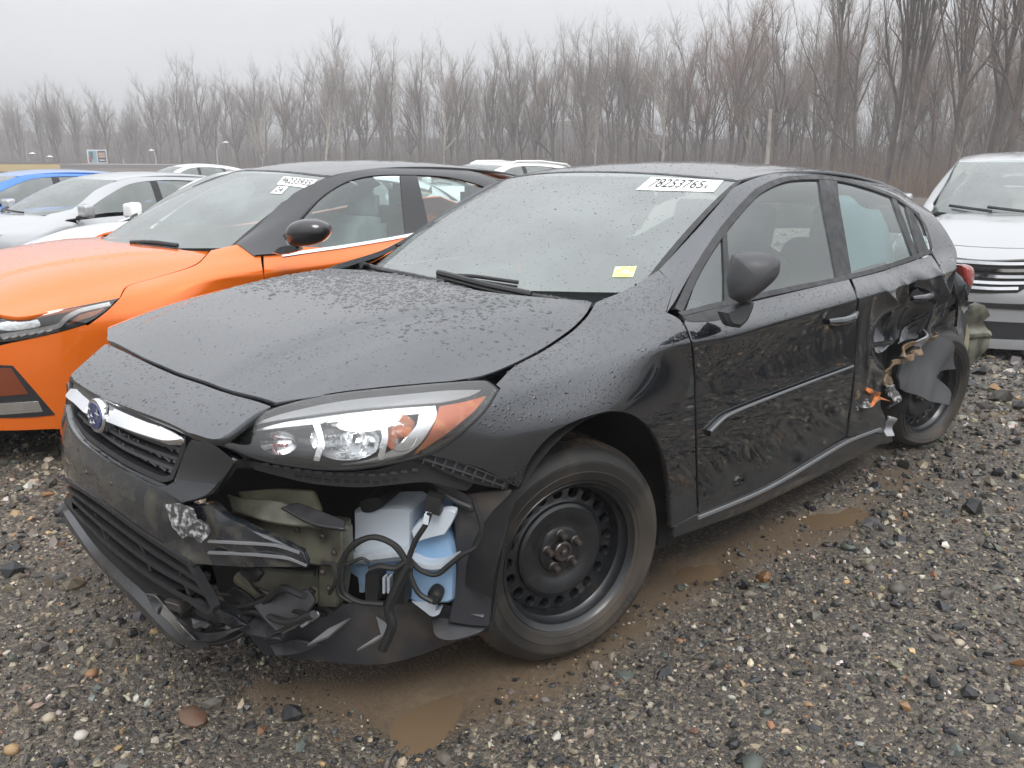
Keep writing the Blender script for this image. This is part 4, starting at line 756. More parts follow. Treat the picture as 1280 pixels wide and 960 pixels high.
# sidewall lettering, raised
def ring_text(text, w, r0, r1, a0, a1, y, mat, name='sidewall_lettering'):
    cu = bpy.data.curves.new(name, 'FONT'); cu.body = text; cu.resolution_u = 1; ob = bpy.data.objects.new(name, cu); COL.objects.link(ob); me = bpy.data.meshes.new_from_object(ob); bpy.data.objects.remove(ob)
    co = np.array([v.co[:2] for v in me.vertices]); lo, hi = co.min(0), co.max(0); q = (co-lo)/(hi-lo); a = a0+(a1-a0)*q[:, 0]; r = r0+(r1-r0)*q[:, 1]
    V = np.stack([r*np.cos(a), np.full(len(a), y), r*np.sin(a)], 1); Fs = [tuple(p.vertices) for p in me.polygons]; f = Fs[0]
    if np.cross(V[f[1]]-V[f[0]], V[f[2]]-V[f[0]])[1] < 0: Fs = [x[::-1] for x in Fs]
    tyre = [c for c in w.children if c.name.startswith('tyre')][0]; return mesh(name, V, Fs, mat, tyre, False)
m_letter = M('tyre_letter', lin((70, 64, 58)), .7)
ring_text('FIREMONT', wf, .252, .272, R(-90-32)-.2, R(-90+22)-.2, .1095, m_letter)
# --- wheel arches and the dark inside of the shell
def inner(uv_out, name, lift): return panel(name, SIDE, None, m_dark, car, uv=uv_out, res=.06, lift=lift, edge=0)
def tub(x, y0, y1, r, z, nm='wheel_well'):
    V = []; n = 24
    for y in (y0, y1):
        for k in range(n+1): a = math.pi*k/n; V.append((x+r*math.cos(a), y, z+r*math.sin(a)))
    Fs = [(k, k+1, n+2+k, n+1+k) for k in range(n)]+[tuple(range(n+1, 2*n+2))]
    return mesh(nm, V, Fs, m_dark, car, True, None, 35)
for s in (-1, 1): tub(0, s*.86, s*.50, .385, .33); tub(2.68, s*.84, s*.50, .38, .31)
def shell(lo_x, hi_x, zt, zb, yy, nm): return MB().box((lo_x, -yy, zb), (hi_x, yy, zt)).build(nm, m_dark, car, False)
shell(.42, 2.25, .20, .17, .76, 'floor_pan'); shell(-.38, .40, .80, .22, .48, 'engine_block'); shell(2.25, 3.3, .82, .25, .50, 'boot_floor'); shell(2.9, 3.40, .86, .3, .62, 'boot_wall'); shell(.42, .5, .88, .2, .78, 'firewall')
for s in (-1, 1): shell(.5, 2.28, .90, .2, .0, 'x') if False else MB().box((.5, s*.70-.02, .2), (2.3, s*.70+.02, .88)).build('door_lining', m_dark, car, False)
# --- door mirror
def loft_rings(rings, mat, name, parent, angle=45):
    V = []; m = len(rings[0]); 
    for r in rings: V += list(r)
    Fs = [(i*m+k, i*m+(k+1) % m, (i+1)*m+(k+1) % m, (i+1)*m+k) for i in range(len(rings)-1) for k in range(m)]+[tuple(range(m))[::-1], tuple((len(rings)-1)*m+k for k in range(m))]
    o = mesh(name, V, Fs, mat, parent, True); bm = bmesh.new(); bm.from_mesh(o.data); bmesh.ops.recalc_face_normals(bm, faces=bm.faces); bm.to_mesh(o.data); bm.free(); o.data.set_sharp_from_angle(angle=R(angle)); return o
mp_, mn_ = (.46, -.98, 1.04), (-.80, -.60, .0)
def mring(px, dep): return [fb.onplane(*p, mp_, mn_)-np.array(mn_)/np.linalg.norm(mn_)*dep for p in smooth_poly(px, 4)]
MO = [(915, 330), (919, 320, 1), (934, 316), (966, 318), (977, 327, 1), (975, 342), (966, 354), (943, 373, 1), (928, 380), (914, 374, 1), (911, 352)]
rings = [mring(grow(MO, s, (944, 346)), d) for d, s in ((-.045, .10), (-.042, .45), (-.032, .72), (-.015, .90), (.01, .99), (.04, 1.0), (.09, .97), (.10, .9))]
mir = loft_rings(rings, m_grain, 'door_mirror', car, 60)
panel_m = mring(grow(MO, .84, (944, 346)), .1015); mesh('mirror_glass', panel_m, [tuple(range(len(panel_m)))], m_chrome, mir, False)
puff('mirror_arm', fb, [(902, 390, 1), (930, 376, 1), (942, 378), (934, 400), (924, 410, 1), (910, 407)], (.46, -.90, .95), (-.7, -.7, .1), [(-.02, .7), (-.01, .95), (0, 1), (.05, 1), (.07, .9)], m_grain, mir, n=4)
# --- torn rear corner
slab('felt_liner', fb, [(1122, 471, 1), (1133, 450, 1), (1150, 432, 1), (1168, 419), (1182, 423, 1), (1190, 440), (1193, 461, 1), (1181, 464), (1169, 470, 1), (1180, 479), (1186, 492, 1), (1182, 505, 1), (1170, 503), (1152, 499), (1143, 493, 1), (1133, 490), (1122, 485, 1)], (2.50, -.905, .5), (-.28, -1, .05), .012, m_felt, car, res=.03,
     warp=lambda P: P+np.array([-.15, -1, 0])*(.022*np.sin(9*P[:, 0]+5*P[:, 2])*np.sin(13*P[:, 2])+.012*np.sin(31*P[:, 0]-22*P[:, 2]))[:, None])
slab('arch_lining', fb, [(1118, 474, 1), (1150, 428, 1), (1196, 424, 1), (1200, 460, 1), (1196, 500, 1), (1170, 440), (1140, 460)], (2.7, -.66, .5), (-.15, -1, .0), .01, m_dark, car, res=.05)
TP = ((2.3, -.88, .5), (-.03, -1, .08)); 
def shard(px, mat, off=0., th=.01, nm='torn_edge'): return slab(nm, fb, px, (TP[0][0], TP[0][1]-off, TP[0][2]), TP[1], th, mat, car, n=2, bev=.002, warp=lambda P: P+np.array([0, -1, 0])*(.012*np.sin(60*P[:, 0])+.01*np.sin(75*P[:, 2]))[:, None])
shard([(1106, 482, 1), (1108, 466), (1114, 452), (1130, 446), (1156, 432, 1), (1155, 438), (1134, 452), (1120, 456), (1116, 470), (1112, 484, 1)], m_torn, .015); shard([(1126, 446, 1), (1140, 426), (1143, 427, 1), (1133, 446)], m_torn, .03); shard([(1146, 432, 1), (1158, 412), (1162, 412, 1), (1152, 434)], m_gun, .03); shard([(1160, 424, 1), (1170, 414, 1), (1168, 420), (1162, 428, 1)], m_torn, .03)
shard([(1078, 480, 1), (1088, 488), (1098, 490), (1110, 501, 1), (1098, 500), (1092, 509, 1), (1088, 508), (1090, 497), (1082, 490)], m_orangetear, .02); shard([(1070, 512, 1), (1078, 502), (1090, 496, 1), (1090, 506), (1080, 510)], m_scrape, .018); shard([(1108, 482, 1), (1118, 480), (1123, 490), (1122, 500), (1118, 512, 1), (1112, 500)], m_scrape, .02); shard([(1063, 486, 1), (1070, 482), (1072, 494), (1066, 502, 1)], m_torn, .012)
shard([(1112, 520, 1), (1116, 522), (1114, 544), (1110, 546, 1)], m_gun, .0)
for q in ([(1150, 430), (1163, 395), (1170, 372)], [(1176, 396), (1184, 372), (1190, 352)], [(1194, 408), (1196, 380), (1190, 350)]): strip('crease', SIDE, q, .010, m_dent, car, lift=.008, th=.012)
# tail lamp and hanging rear bumper
tl = puff('tail_lamp', fb, [(1196, 331, 1), (1205, 330), (1212, 335), (1213, 350), (1209, 362, 1), (1203, 352)], (3.22, -.72, .92), (.1, -1, .1), [(-.03, .6), (-.02, .9), (0, 1), (.12, 1)], m_red, car)
rb = slab('rear_bumper', fb, [(1202, 398, 1), (1209, 381, 1), (1221, 378, 1), (1233, 382, 1), (1239, 395, 1), (1233, 402, 1), (1240, 415, 1), (1238, 433, 1), (1223, 452, 1), (1197, 470, 1), (1201, 440, 1)], (3.45, -.72, .5), (-.55, -.8, .1), .014, m_olive, car, res=.02, warp=lambda P: P+np.array([-.5, -.8, 0])*(.012*np.sin(30*P[:, 2])+.03*np.exp(-((P[:, 2]-.55)/.02)**2)+.02*np.sin(26*P[:, 0]))[:, None]); rb['label'] = 'torn rear bumper corner showing its olive back'
slab('bumper_edge', fb, [(1196, 470, 1), (1200, 452), (1206, 420), (1209, 404, 1), (1212, 420), (1208, 445)], (3.40, -.78, .5), (-.55, -.8, .1), .01, m_tan, car, bev=.002)
slab('bumper_mount', fb, [(1193, 424, 1), (1212, 388, 1), (1212, 430), (1198, 462, 1)], (3.35, -.66, .5), (-.4, -.9, .0), .02, m_dark, car)
# --- the other side: mirrored panels
for o in (fender, fdoor, side_frame, sill, hlamp): 
    q = mirrored(o, car)
    if o is hlamp: q.location = (.07, -.05, -.03)
mirrored(panel('rear_door', SIDE, [(1065, 349, 1), (1110, 337), (1164, 319, 1), (1172, 332), (1177, 358), (1170, 390), (1140, 440), (1112, 500), (1110, 540, 1), (1060, 546, 1), (1071, 450), (1073, 372)], m_black, car, res=.03)); 
bpy.data.objects.remove(bpy.data.objects['rear_door.001'])
mirrored(panel('quarter_panel', SIDE, None, m_black, car, uv=[tuple(SIDE.near(p))+(1,) for p in ((2.35, -.83, 1.02), (3.0, -.62, 1.2), (3.35, -.6, 1.0), (3.42, -.62, .6), (3.1, -.83, .4), (2.95, -.86, .62), (2.68, -.88, .70), (2.4, -.88, .58))], res=.03)); bpy.data.objects.remove(bpy.data.objects['quarter_panel.001'])
for g in list(gl): mirrored(g)
for nm in ('door_pillar', 'window_seal', 'window_divider', 'mirror_patch'):
    for o in [c for c in car.children if c.name.split('.')[0] == nm]: mirrored(o)
q = mirrored(panel('rear_corner', FRONT, None, m_black, car, uv=[(-.5, .4, 1), (-.82, .4, 1), (-.8, .62, 1), (-.5, .7, 1)], res=.04, edge=.02)) if False else None
rw = panel('rear_bumper', SIDE, None, m_black, car, uv=[(tt[-1]-.02, .5, 1), (tt[-1]-.02, 5, 1), (tt[-4]-.05, 5, 1), (tt[-5]+.05, 4, 1), (tt[-5], .5, 1)], res=.05); mirrored(rw); bpy.data.objects.remove(rw)
# --- cabin
def seat(y, x, light=None):
    s = empty('seat', None); s.parent = car; mm = light or m_seat
    def blob(nm, c, r_, tilt=0.): 
        bm = bmesh.new(); bmesh.ops.create_cube(bm, size=1); bmesh.ops.bevel(bm, geom=bm.edges[:]+bm.verts[:], offset=.22, segments=4, affect='EDGES', profile=.6)
        me = bpy.data.meshes.new(nm); bmesh.ops.scale(bm, vec=r_, verts=bm.verts); bmesh.ops.rotate(bm, cent=(0, 0, 0), matrix=Matrix.Rotation(tilt, 3, 'Y'), verts=bm.verts); bmesh.ops.translate(bm, vec=c, verts=bm.verts); bm.to_mesh(me); bm.free()
        me.polygons.foreach_set('use_smooth', [True]*len(me.polygons)); return link(nm, me, s, mm)
    blob('cushion', (x, y, .46), (.52, .52, .18)); blob('backrest', (x+.30, y, .76), (.16, .50, .66), .28); blob('headrest', (x+.43, y, 1.15), (.10, .27, .20), .2)
    MB().tube([(x+.40, y-.06, 1.0), (x+.42, y-.06, 1.1)], .007, 6).tube([(x+.40, y+.06, 1.0), (x+.42, y+.06, 1.1)], .007, 6).build('headrest_post', m_chrome, s); return s
seat(-.37, 1.05); seat(.37, 1.05); seat(-.40, 1.95); seat(.40, 1.95)
dash = MB(); V = []; n = 13
for k in range(n):
    y = -.78+1.56*k/(n-1); e = .9*y*y
    for x, z in ((.10+e*.8, .93), (.30+e*.5, .955), (.55+.1*e, .95), (.66, .90), (.70, .78), (.60, .55)): V.append((min(x, .7), y, z))
dash.add(V, [(k*6+i, (k+1)*6+i, (k+1)*6+i+1, k*6+i+1) for k in range(n-1) for i in range(5)]).build('dashboard', m_dash, car, True, 50)
sw = [(.74+.06*math.sin(t), -.37+.185*math.cos(t), .93+.175*math.sin(t)) for t in np.linspace(0, 2*math.pi, 28)]
wheel_s = MB().tube(sw, .014, 8, False).build('steering_wheel', m_plastic, car); MB().tube([(.74, -.54, .93), (.70, -.37, .92), (.74, -.2, .93)], .02, 6).tube([(.72, -.37, .92), (.5, -.37, .84)], .04, 8).build('steering_hub', m_plastic, wheel_s)
panel('curtain_airbag', SIDE, [(1038, 226, 1), (1080, 234), (1116, 250, 1), (1142, 316, 1), (1100, 326), (1066, 338, 1)], m_bag, car, res=.03, lift=-.07, edge=.02, disp=lambda P, n: P+n*(.014*np.sin(17*P[:, 0])+.012*np.sin(21*P[:, 2]+4*P[:, 0]))[:, None])
MB().box((1.02, -.09, 1.24), (1.05, .09, 1.30)).build('rear_view_mirror', m_plastic, car, False)
lining = sympanel('headlining', ROOF, [(1.0, 0), (1.06, -.5, 1), (1.6, -.56), (2.9, -.5, 1), (2.95, 0)], m_tanseat, car, res=.1, lift=-.04, edge=0)
# ------------------------------------------------------------------ ground, gravel, puddles
FW = Frame(Matrix.Identity(4))
_k = rng.normal(size=(26, 2)); _k = _k/np.linalg.norm(_k, axis=1)[:, None]*np.geomspace(.5, 14, 26)[:, None]; _p = rng.uniform(0, 6.28, 26); _a = .55/np.geomspace(.5, 14, 26)**.9
def smst(t): t = np.clip(t, 0, 1); return t*t*(3-2*t)
def gw(px, py, z=0.): p = FW.onZ(px, py, z); return p[:2]
# muddy strip beside and under the near side of the car, with wheel ruts and three pools of brown water
MUDL = np.array([gw(330, 850), gw(470, 862), gw(560, 850), gw(660, 828), gw(790, 770), gw(860, 705), gw(960, 668), gw(1060, 632), gw(1130, 588)])
def mud(x, y):
    d = np.full(np.shape(x), 9.)
    for a, b, wd in zip(MUDL[:-1], MUDL[1:], (.11, .13, .16, .14, .12, .10, .11, .09)):
        ab = b-a; t = np.clip(((x-a[0])*ab[0]+(y-a[1])*ab[1])/(ab@ab), 0, 1); d = np.minimum(d, np.hypot(x-a[0]-t*ab[0], y-a[1]-t*ab[1])/wd)
    n = sum(np.cos(k[0]*x*2.2+k[1]*y*2.2+p) for k, p in zip(_k[6:18], _p[6:18]))/6
    return 1-smst((d+n*.45-.55)/.9)
POOL = [[(478, 898), (500, 872), (530, 856), (566, 846), (600, 850), (612, 862), (596, 880), (570, 893), (548, 908), (510, 912)], [(1020, 640), (1032, 630), (1060, 629), (1092, 634), (1086, 642), (1060, 650), (1034, 650)], [(850, 706), (868, 696), (900, 694), (905, 702), (880, 712), (856, 714)]]
POOL[0] = [(556+(a-556)*.8, 872+(b_-872)*.8) for a, b_ in POOL[0]]
def pool_pt(p): q = FW.onZ(*p, -.016); return q
PITS = []
for P in POOL:
    w = np.array([pool_pt(p)[:2] for p in P]); c = w.mean(0); PITS.append((c, np.linalg.inv(np.cov((w-c).T)*2.6)))
def gh(x, y, pits=True):
    x = np.asarray(x, float); y = np.asarray(y, float)
    n = sum(a*np.cos(k[0]*x+k[1]*y+p) for k, p, a in zip(_k, _p, _a))*.016
    drop = .42*smst(np.maximum((y-2.4)/5.5, (x-3.8)/5.)); m = mud(x, y)
    under = smst((1.1-np.abs(y))/.25)*smst((x+1.2)/.3)*smst((4-x)/.3)
    pit = np.zeros_like(x); wob = sum(np.cos(k[0]*x*2.4+k[1]*y*2.4+p) for k, p in zip(_k[14:26], _p[14:26]))/7
    for c, A in (PITS if pits else []):
        dx, dy = x-c[0], y-c[1]; q = np.sqrt(A[0, 0]*dx*dx+2*A[0, 1]*dx*dy+A[1, 1]*dy*dy); pit = np.maximum(pit, np.exp(-(np.maximum(q+wob*.55, 0))**3))
    near = np.exp(-((x+.05)**2+(y+.75)**2)/.16)
    return n*(1-.6*m)*(1-.7*near)-.012*m-drop-.036*pit-.01*under
def axis(lo, hi, st, far):
    a = np.arange(lo, hi, st); o = np.geomspace(st*2, far, 26); return np.r_[lo-o[::-1], a, hi+o]
gx, gy = axis(-4, 9, .045, 420), axis(-5, 7, .045, 420); GX, GY = np.meshgrid(gx, gy, indexing='ij'); GZ = gh(GX, GY)+smst((np.hypot(GX+1.6, GY+2.1)-30)/60)*0
n1, n2 = GX.shape; ii = (np.arange(n1-1)[:, None]*n2+np.arange(n2-1)).ravel(); Fq = np.stack([ii, ii+n2, ii+n2+1, ii+1], 1)
def npmesh(name, V, Fq, mat, col=None, smooth=True, parent=None):
    me = bpy.data.meshes.new(name); V = np.asarray(V, np.float32); Fq = np.asarray(Fq, np.int32); k = Fq.shape[1]
    me.vertices.add(len(V)); me.vertices.foreach_set('co', V.ravel()); me.loops.add(Fq.size); me.loops.foreach_set('vertex_index', Fq.ravel()); me.polygons.add(len(Fq)); me.polygons.foreach_set('loop_start', np.arange(len(Fq), dtype=np.int32)*k); me.polygons.foreach_set('loop_total', np.full(len(Fq), k, np.int32))
    me.polygons.foreach_set('use_smooth', np.full(len(Fq), smooth)); me.update(calc_edges=True)
    if col is not None:
        at = me.attributes.new('col', 'FLOAT_COLOR', 'POINT'); at.data.foreach_set('color', np.c_[col, np.ones(len(col))].astype(np.float32).ravel())
    me.validate(); return link(name, me, parent, mat)
def attr_mat(name, rough, r2=None, coat=0., bump=None):
    m = M(name, (.1, .1, .1), rough, coat=coat, bump=bump, rvar=(40, rough, r2) if r2 else None); t = m.node_tree; a = t.nodes.new('ShaderNodeAttribute'); a.attribute_name = 'col'; t.links.new(a.outputs['Color'], t.nodes['Principled BSDF'].inputs['Base Color']); return m
m_ground = M('wet_grit', (.05, .047, .042), .55); t = m_ground.node_tree; b = t.nodes['Principled BSDF']; K = t.links.new
tc = t.nodes.new('ShaderNodeTexCoord'); at = t.nodes.new('ShaderNodeAttribute'); at.attribute_name = 'col'; sp = t.nodes.new('ShaderNodeSeparateColor'); K(at.outputs['Color'], sp.inputs[0])
def nd(k, **kw):
    n = t.nodes.new(k)
    for a_, v_ in kw.items(): setattr(n, a_, v_)
    return n
v1 = nd('ShaderNodeTexVoronoi'); v1.inputs['Scale'].default_value = 95; v2 = nd('ShaderNodeTexVoronoi'); v2.inputs['Scale'].default_value = 230; nz = nd('ShaderNodeTexNoise'); nz.inputs['Scale'].default_value = 1.1; nz.inputs['Detail'].default_value = 9; n3 = nd('ShaderNodeTexNoise'); n3.inputs['Scale'].default_value = 60; n3.inputs['Detail'].default_value = 8
for q in (v1, v2, nz, n3): K(tc.outputs['Object'], q.inputs['Vector'])
s1 = nd('ShaderNodeSeparateColor'); K(v1.outputs['Color'], s1.inputs[0]); cr = nd('ShaderNodeValToRGB'); e = cr.color_ramp
for i, (p, c) in enumerate(((0., (40, 38, 36)), (.45, (66, 62, 57)), (.72, (96, 88, 76)), (.9, (138, 124, 100)), (1., (176, 166, 148)))):
    (e.elements.new(p) if i > 1 else e.elements[i]).position = p
for el, c in zip(sorted(e.elements, key=lambda z: z.position), ((50, 47, 45), (78, 73, 68), (104, 96, 86), (136, 124, 106), (170, 160, 144))): el.color = (*lin(c), 1)
K(s1.outputs[0], cr.inputs[0]); mz = nd('ShaderNodeMix', data_type='RGBA'); K(nz.outputs['Fac'], mz.inputs['Factor']); K(cr.outputs[0], mz.inputs['A']); mz.inputs['B'].default_value = (*lin((78, 71, 63)), 1)
mm = nd('ShaderNodeMix', data_type='RGBA'); K(sp.outputs[0], mm.inputs['Factor']); K(mz.outputs['Result'], mm.inputs['A']); md = nd('ShaderNodeMix', data_type='RGBA'); K(n3.outputs['Fac'], md.inputs['Factor']); md.inputs['A'].default_value = (*lin((78, 68, 57)), 1); md.inputs['B'].default_value = (*lin((116, 101, 84)), 1); K(md.outputs['Result'], mm.inputs['B']); K(mm.outputs['Result'], b.inputs['Base Color'])
rr = nd('ShaderNodeMapRange'); K(sp.outputs[0], rr.inputs[0]); rr.inputs[3].default_value = .62; rr.inputs[4].default_value = .34; K(rr.outputs[0], b.inputs['Roughness'])
ad = nd('ShaderNodeMath', operation='ADD'); K(v1.outputs['Distance'], ad.inputs[0]); K(v2.outputs['Distance'], ad.inputs[1]); iv = nd('ShaderNodeMath', operation='MULTIPLY'); iv.inputs[1].default_value = -1; K(ad.outputs[0], iv.inputs[0]); bp_ = nd('ShaderNodeBump'); bp_.inputs['Distance'].default_value = .006; K(iv.outputs[0], bp_.inputs['Height'])
sg = nd('ShaderNodeMapRange'); K(sp.outputs[0], sg.inputs[0]); sg.inputs[3].default_value = .8; sg.inputs[4].default_value = .22; K(sg.outputs[0], bp_.inputs['Strength']); K(bp_.outputs[0], b.inputs['Normal'])
mg = mud(GX.ravel(), GY.ravel()); ground = npmesh('ground', np.stack([GX.ravel(), GY.ravel(), GZ.ravel()], 1), Fq, m_ground, np.stack([mg, mg, mg], 1)); ground['kind'] = 'structure'
m_water = M('muddy_water', lin((112, 94, 74)), .05, coat=1., coatr=.02, ior=1.33, var=(3.5, lin((106, 89, 71)), .35, .65), bump=(14, .03, .004))
for P, (c, A) in zip(POOL, PITS):
    q = smooth_poly(P, 6); w = np.array([FW.onZ(*p, -.02) for p in q]); w = w.mean(0)+(w-w.mean(0))*2.2; v, fs, bd = tri2d(w[:, :2], .05); zl = float(gh(c[0], c[1], False))-.020
    o = mesh('puddle', [(x_, y_, zl) for x_, y_ in v], fs, m_water, None, True); o['kind'] = 'structure'
# stone shapes
PHI = (1+5**.5)/2; ICO = np.array([(-1, PHI, 0), (1, PHI, 0), (-1, -PHI, 0), (1, -PHI, 0), (0, -1, PHI), (0, 1, PHI), (0, -1, -PHI), (0, 1, -PHI), (PHI, 0, -1), (PHI, 0, 1), (-PHI, 0, -1), (-PHI, 0, 1)])/math.hypot(1, PHI)
ICF = np.array([(0,11,5),(0,5,1),(0,1,7),(0,7,10),(0,10,11),(1,5,9),(5,11,4),(11,10,2),(10,7,6),(7,1,8),(3,9,4),(3,4,2),(3,2,6),(3,6,8),(3,8,9),(4,9,5),(2,4,11),(6,2,10),(8,6,7),(9,8,1)])
OCT = np.array([(1,0,0),(-1,0,0),(0,1,0),(0,-1,0),(0,0,1),(0,0,-1.)]); OCF = np.array([(0,2,4),(2,1,4),(1,3,4),(3,0,4),(2,0,5),(1,2,5),(3,1,5),(0,3,5)])
PAL = np.array([lin(c) for c in ((54, 53, 54), (66, 64, 62), (80, 77, 73), (46, 47, 50), (92, 87, 80), (106, 99, 90), (88, 93, 87), (124, 113, 97), (150, 137, 116), (178, 166, 146), (200, 194, 184), (150, 112, 80), (170, 142, 104), (112, 86, 70))])
PW = np.array([.13, .14, .12, .08, .11, .09, .04, .09, .08, .055, .028, .010, .014, .006]); PW = PW/PW.sum()
def scatter(n, r0, r1, size, base, faces, name, seed, mk=1.25):
    g = np.random.default_rng(seed); r = np.exp(g.uniform(math.log(r0), math.log(r1), n)); a = YAW+g.uniform(R(-50), R(54), n); x = CAM[0]+r*np.cos(a); y = CAM[1]+r*np.sin(a)
    keep = (mud(x, y) < g.uniform(.05, mk, n)) & ~((np.abs(y) < .72) & (x > -.55) & (x < 3.4))
    for P in POOL: w = np.array([FW.onZ(*p, -.022)[:2] for p in P]); keep &= ~inside(w, np.stack([x, y], 1)) | (g.uniform(size=n) < .08)
    # gravel is graded: coarse dark chippings on the right, fine pale pebbles to the left of the nose
    x, y, r = x[keep], y[keep], r[keep]; n = len(x); s = size*np.exp(g.normal(0, .42, n))*np.clip(r/2.2, .8, 3.6)
    sc = s[:, None]*np.stack([g.uniform(.75, 1.35, n), g.uniform(.7, 1.1, n), g.uniform(.4, .8, n)], 1)
    m = len(base); V = base[None]*(1+g.normal(0, .17, (n, m, 1)))+g.normal(0, .07, (n, m, 3)); V = V*sc[:, None]
    q = g.normal(size=(n, 4)); q[:, 1:3] *= .35; q /= np.linalg.norm(q, axis=1)[:, None]; w_, x_, y_, z_ = q.T
    Rm = np.stack([1-2*(y_*y_+z_*z_), 2*(x_*y_-z_*w_), 2*(x_*z_+y_*w_), 2*(x_*y_+z_*w_), 1-2*(x_*x_+z_*z_), 2*(y_*z_-x_*w_), 2*(x_*z_-y_*w_), 2*(y_*z_+x_*w_), 1-2*(x_*x_+y_*y_)], 1).reshape(n, 3, 3)
    V = np.einsum('nij,nmj->nmi', Rm, V); z = gh(x, y)+sc[:, 2]*g.uniform(.0, .5, n); V += np.stack([x, y, z], 1)[:, None]
    left = smst((y-x*.6-.1)/1.2); pw = PW[None]*(1+left[:, None]*np.array([-.45, -.4, -.1, -.5, .4, .7, 0, .9, 1.3, 1.3, 1.0, 1, 1, .5])[None]); pw /= pw.sum(1)[:, None]
    ci = (np.cumsum(pw, 1) < g.uniform(size=(n, 1))).sum(1).clip(0, len(PAL)-1); V = V; big = np.where(ci >= 8, .95, 1.)[:, None, None]; cen = np.stack([x, y, z], 1)[:, None]; V = cen+(V-cen)*big; c = PAL[ci]*np.exp(g.normal(0, .28, (n, 1)))*.66; c = c*(1+g.normal(0, .04, (n, 3)))
    Fa = (np.arange(n)[:, None, None]*m+faces[None]).reshape(-1, 3)
    o = npmesh(name, V.reshape(-1, 3), Fa, m_stone, np.repeat(np.clip(c, .005, .9), m, 0), False); o['kind'] = 'stuff'; return o
m_stone = attr_mat('wet_stone', .28, .6, coat=.0)
scatter(140000, .75, 30, .0044, OCT, OCF, 'gravel', 3, 1.9); scatter(27000, .75, 26, .0084, ICO, ICF, 'gravel', 4)
# the larger stones one can pick out, each its own piece of the ground
g = np.random.default_rng(11); SM = []; shapes = []
for k in range(10):
    bm = bmesh.new(); bmesh.ops.create_icosphere(bm, subdivisions=1, radius=1)
    if k < 6:   # broken chippings: cut with a few planes
        for _ in range(7):
            nn = Vector(g.normal(size=3)).normalized(); d = g.uniform(.45, .8)
            for v in bm.verts:
                e_ = v.co.dot(nn)-d
                if e_ > 0: v.co -= nn*e_
    else:
        for v in bm.verts: v.co *= 1+g.normal(0, .06)
    me = bpy.data.meshes.new('stone'); bm.to_mesh(me); bm.free()
    if k >= 6: me.polygons.foreach_set('use_smooth', [True]*len(me.polygons))
    me.materials.append(None); shapes.append(me)
for k, c in enumerate(PAL): SM.append(M('stone_%d' % k, tuple(np.array(c)*.9), .34, var=(35, tuple(np.array(c)*.6), .4, .7), bump=(120, .4, .002), rvar=(30, .22, .6)))
def stone(x, y, s, k, c, rz, sc=(1, .8, .5), tilt=0., label=None):
    o = bpy.data.objects.new('stone', shapes[k]); COL.objects.link(o); o.parent = ground; o.scale = [s*q for q in sc]; o.rotation_euler = (tilt, tilt*.5, rz); o.location = (x, y, float(gh(x, y))+s*sc[2]*.35)
    o.material_slots[0].link = 'OBJECT'; o.material_slots[0].material = SM[c]; return o
for px, py, s, k, c, sc in ((829, 833, .045, 0, 3, (1, .55, .35)), (876, 812, .03, 1, 2, (1, .6, .4)), (783, 836, .034, 2, 6, (.9, .9, .4)), (942, 944, .042, 7, 6, (.7, 1, .4)), (945, 840, .024, 3, 3, (1, .8, .5)), (936, 734, .036, 4, 5, (1, .8, .5)), (1060, 680, .036, 8, 6, (1, .7, .5)), (1088, 708, .03, 7, 5, (1, .8, .6)), (1122, 735, .034, 9, 4, (1, .9, .7)), (696, 908, .022, 0, 10, (1, .7, .4)), (1095, 955, .04, 2, 3, (1, .7, .4)), (240, 884, .055, 6, 13, (1, .7, .3)), (364, 880, .040, 1, 3, (.8, 1, .8)), (268, 866, .04, 3, 4, (1, .6, .6)), (20, 712, .055, 4, 3, (1, .8, .7)), (20, 684, .03, 5, 3, (1, .8, .5)), (14, 932, .022, 7, 12, (1, .8, .8)), (113, 832, .022, 8, 11, (1, .8, .7)), (552, 930, .036, 3, 5, (1, .8, .5)), (480, 795, .03, 5, 3, (1, .8, .5)), (100, 912, .022, 8, 10, (1, .8, .6)), (76, 950, .026, 4, 3, (1, .8, .7)), (60, 890, .02, 7, 9, (1, .9, .7)), (755, 852, .02, 6, 5, (1, .8, .6)), (850, 790, .016, 6, 11, (1, .8, .7)), (560, 742 + 0, .001, 6, 5, (1, 1, 1)), (1000, 830, .024, 2, 3, (1, .7, .4)), (1200, 800, .02, 8, 9, (1, .8, .6)), (1240, 870, .03, 1, 2, (1, .8, .5)), (700, 935, .026, 3, 3, (1, .7, .4)), (960, 880, .018, 7, 6, (1, .7, .5)), (1020, 900, .022, 0, 3, (1, .8, .5))):
    if s > .002: p = gw(px, py); stone(p[0], p[1], s, k, c, g.uniform(0, 6.28), sc, g.normal(0, .12))
cnt = 0
while cnt < 262:
    r = math.exp(g.uniform(math.log(.9), math.log(5))); a = YAW+g.uniform(R(-40), R(40)); x, y = CAM[0]+r*math.cos(a), CAM[1]+r*math.sin(a)
    if (abs(y) < .8 and -.6 < x < 3.4) or mud(x, y) > .6: continue
    stone(x, y, g.uniform(.009, .019)*max(1, r/2.2), int(g.integers(0, 8)), int(g.choice(len(PAL), p=PW)), g.uniform(0, 6.28), (1, g.uniform(.6, .95), g.uniform(.35, .7)), g.normal(0, .2)); cnt += 1
# ------------------------------------------------------------------ the other cars
def surfs(fr):
    return dict(side=Surf(fr, f_side, 0, tt[-1], 0, 13, 150, 60), hood=Surf(fr, f_hood, -1.0, .5, -.88, .88, 70, 80), front=Surf(fr, f_front, -.84, .84, .06, .77, 90, 40, flip=True), roof=Surf(fr, f_roof, .9, 3.45, -.66, .66, 60, 40), screen=Surf(fr, f_screen, -1.02, 1.02, -.05, 1.03, 50, 40, flip=True))
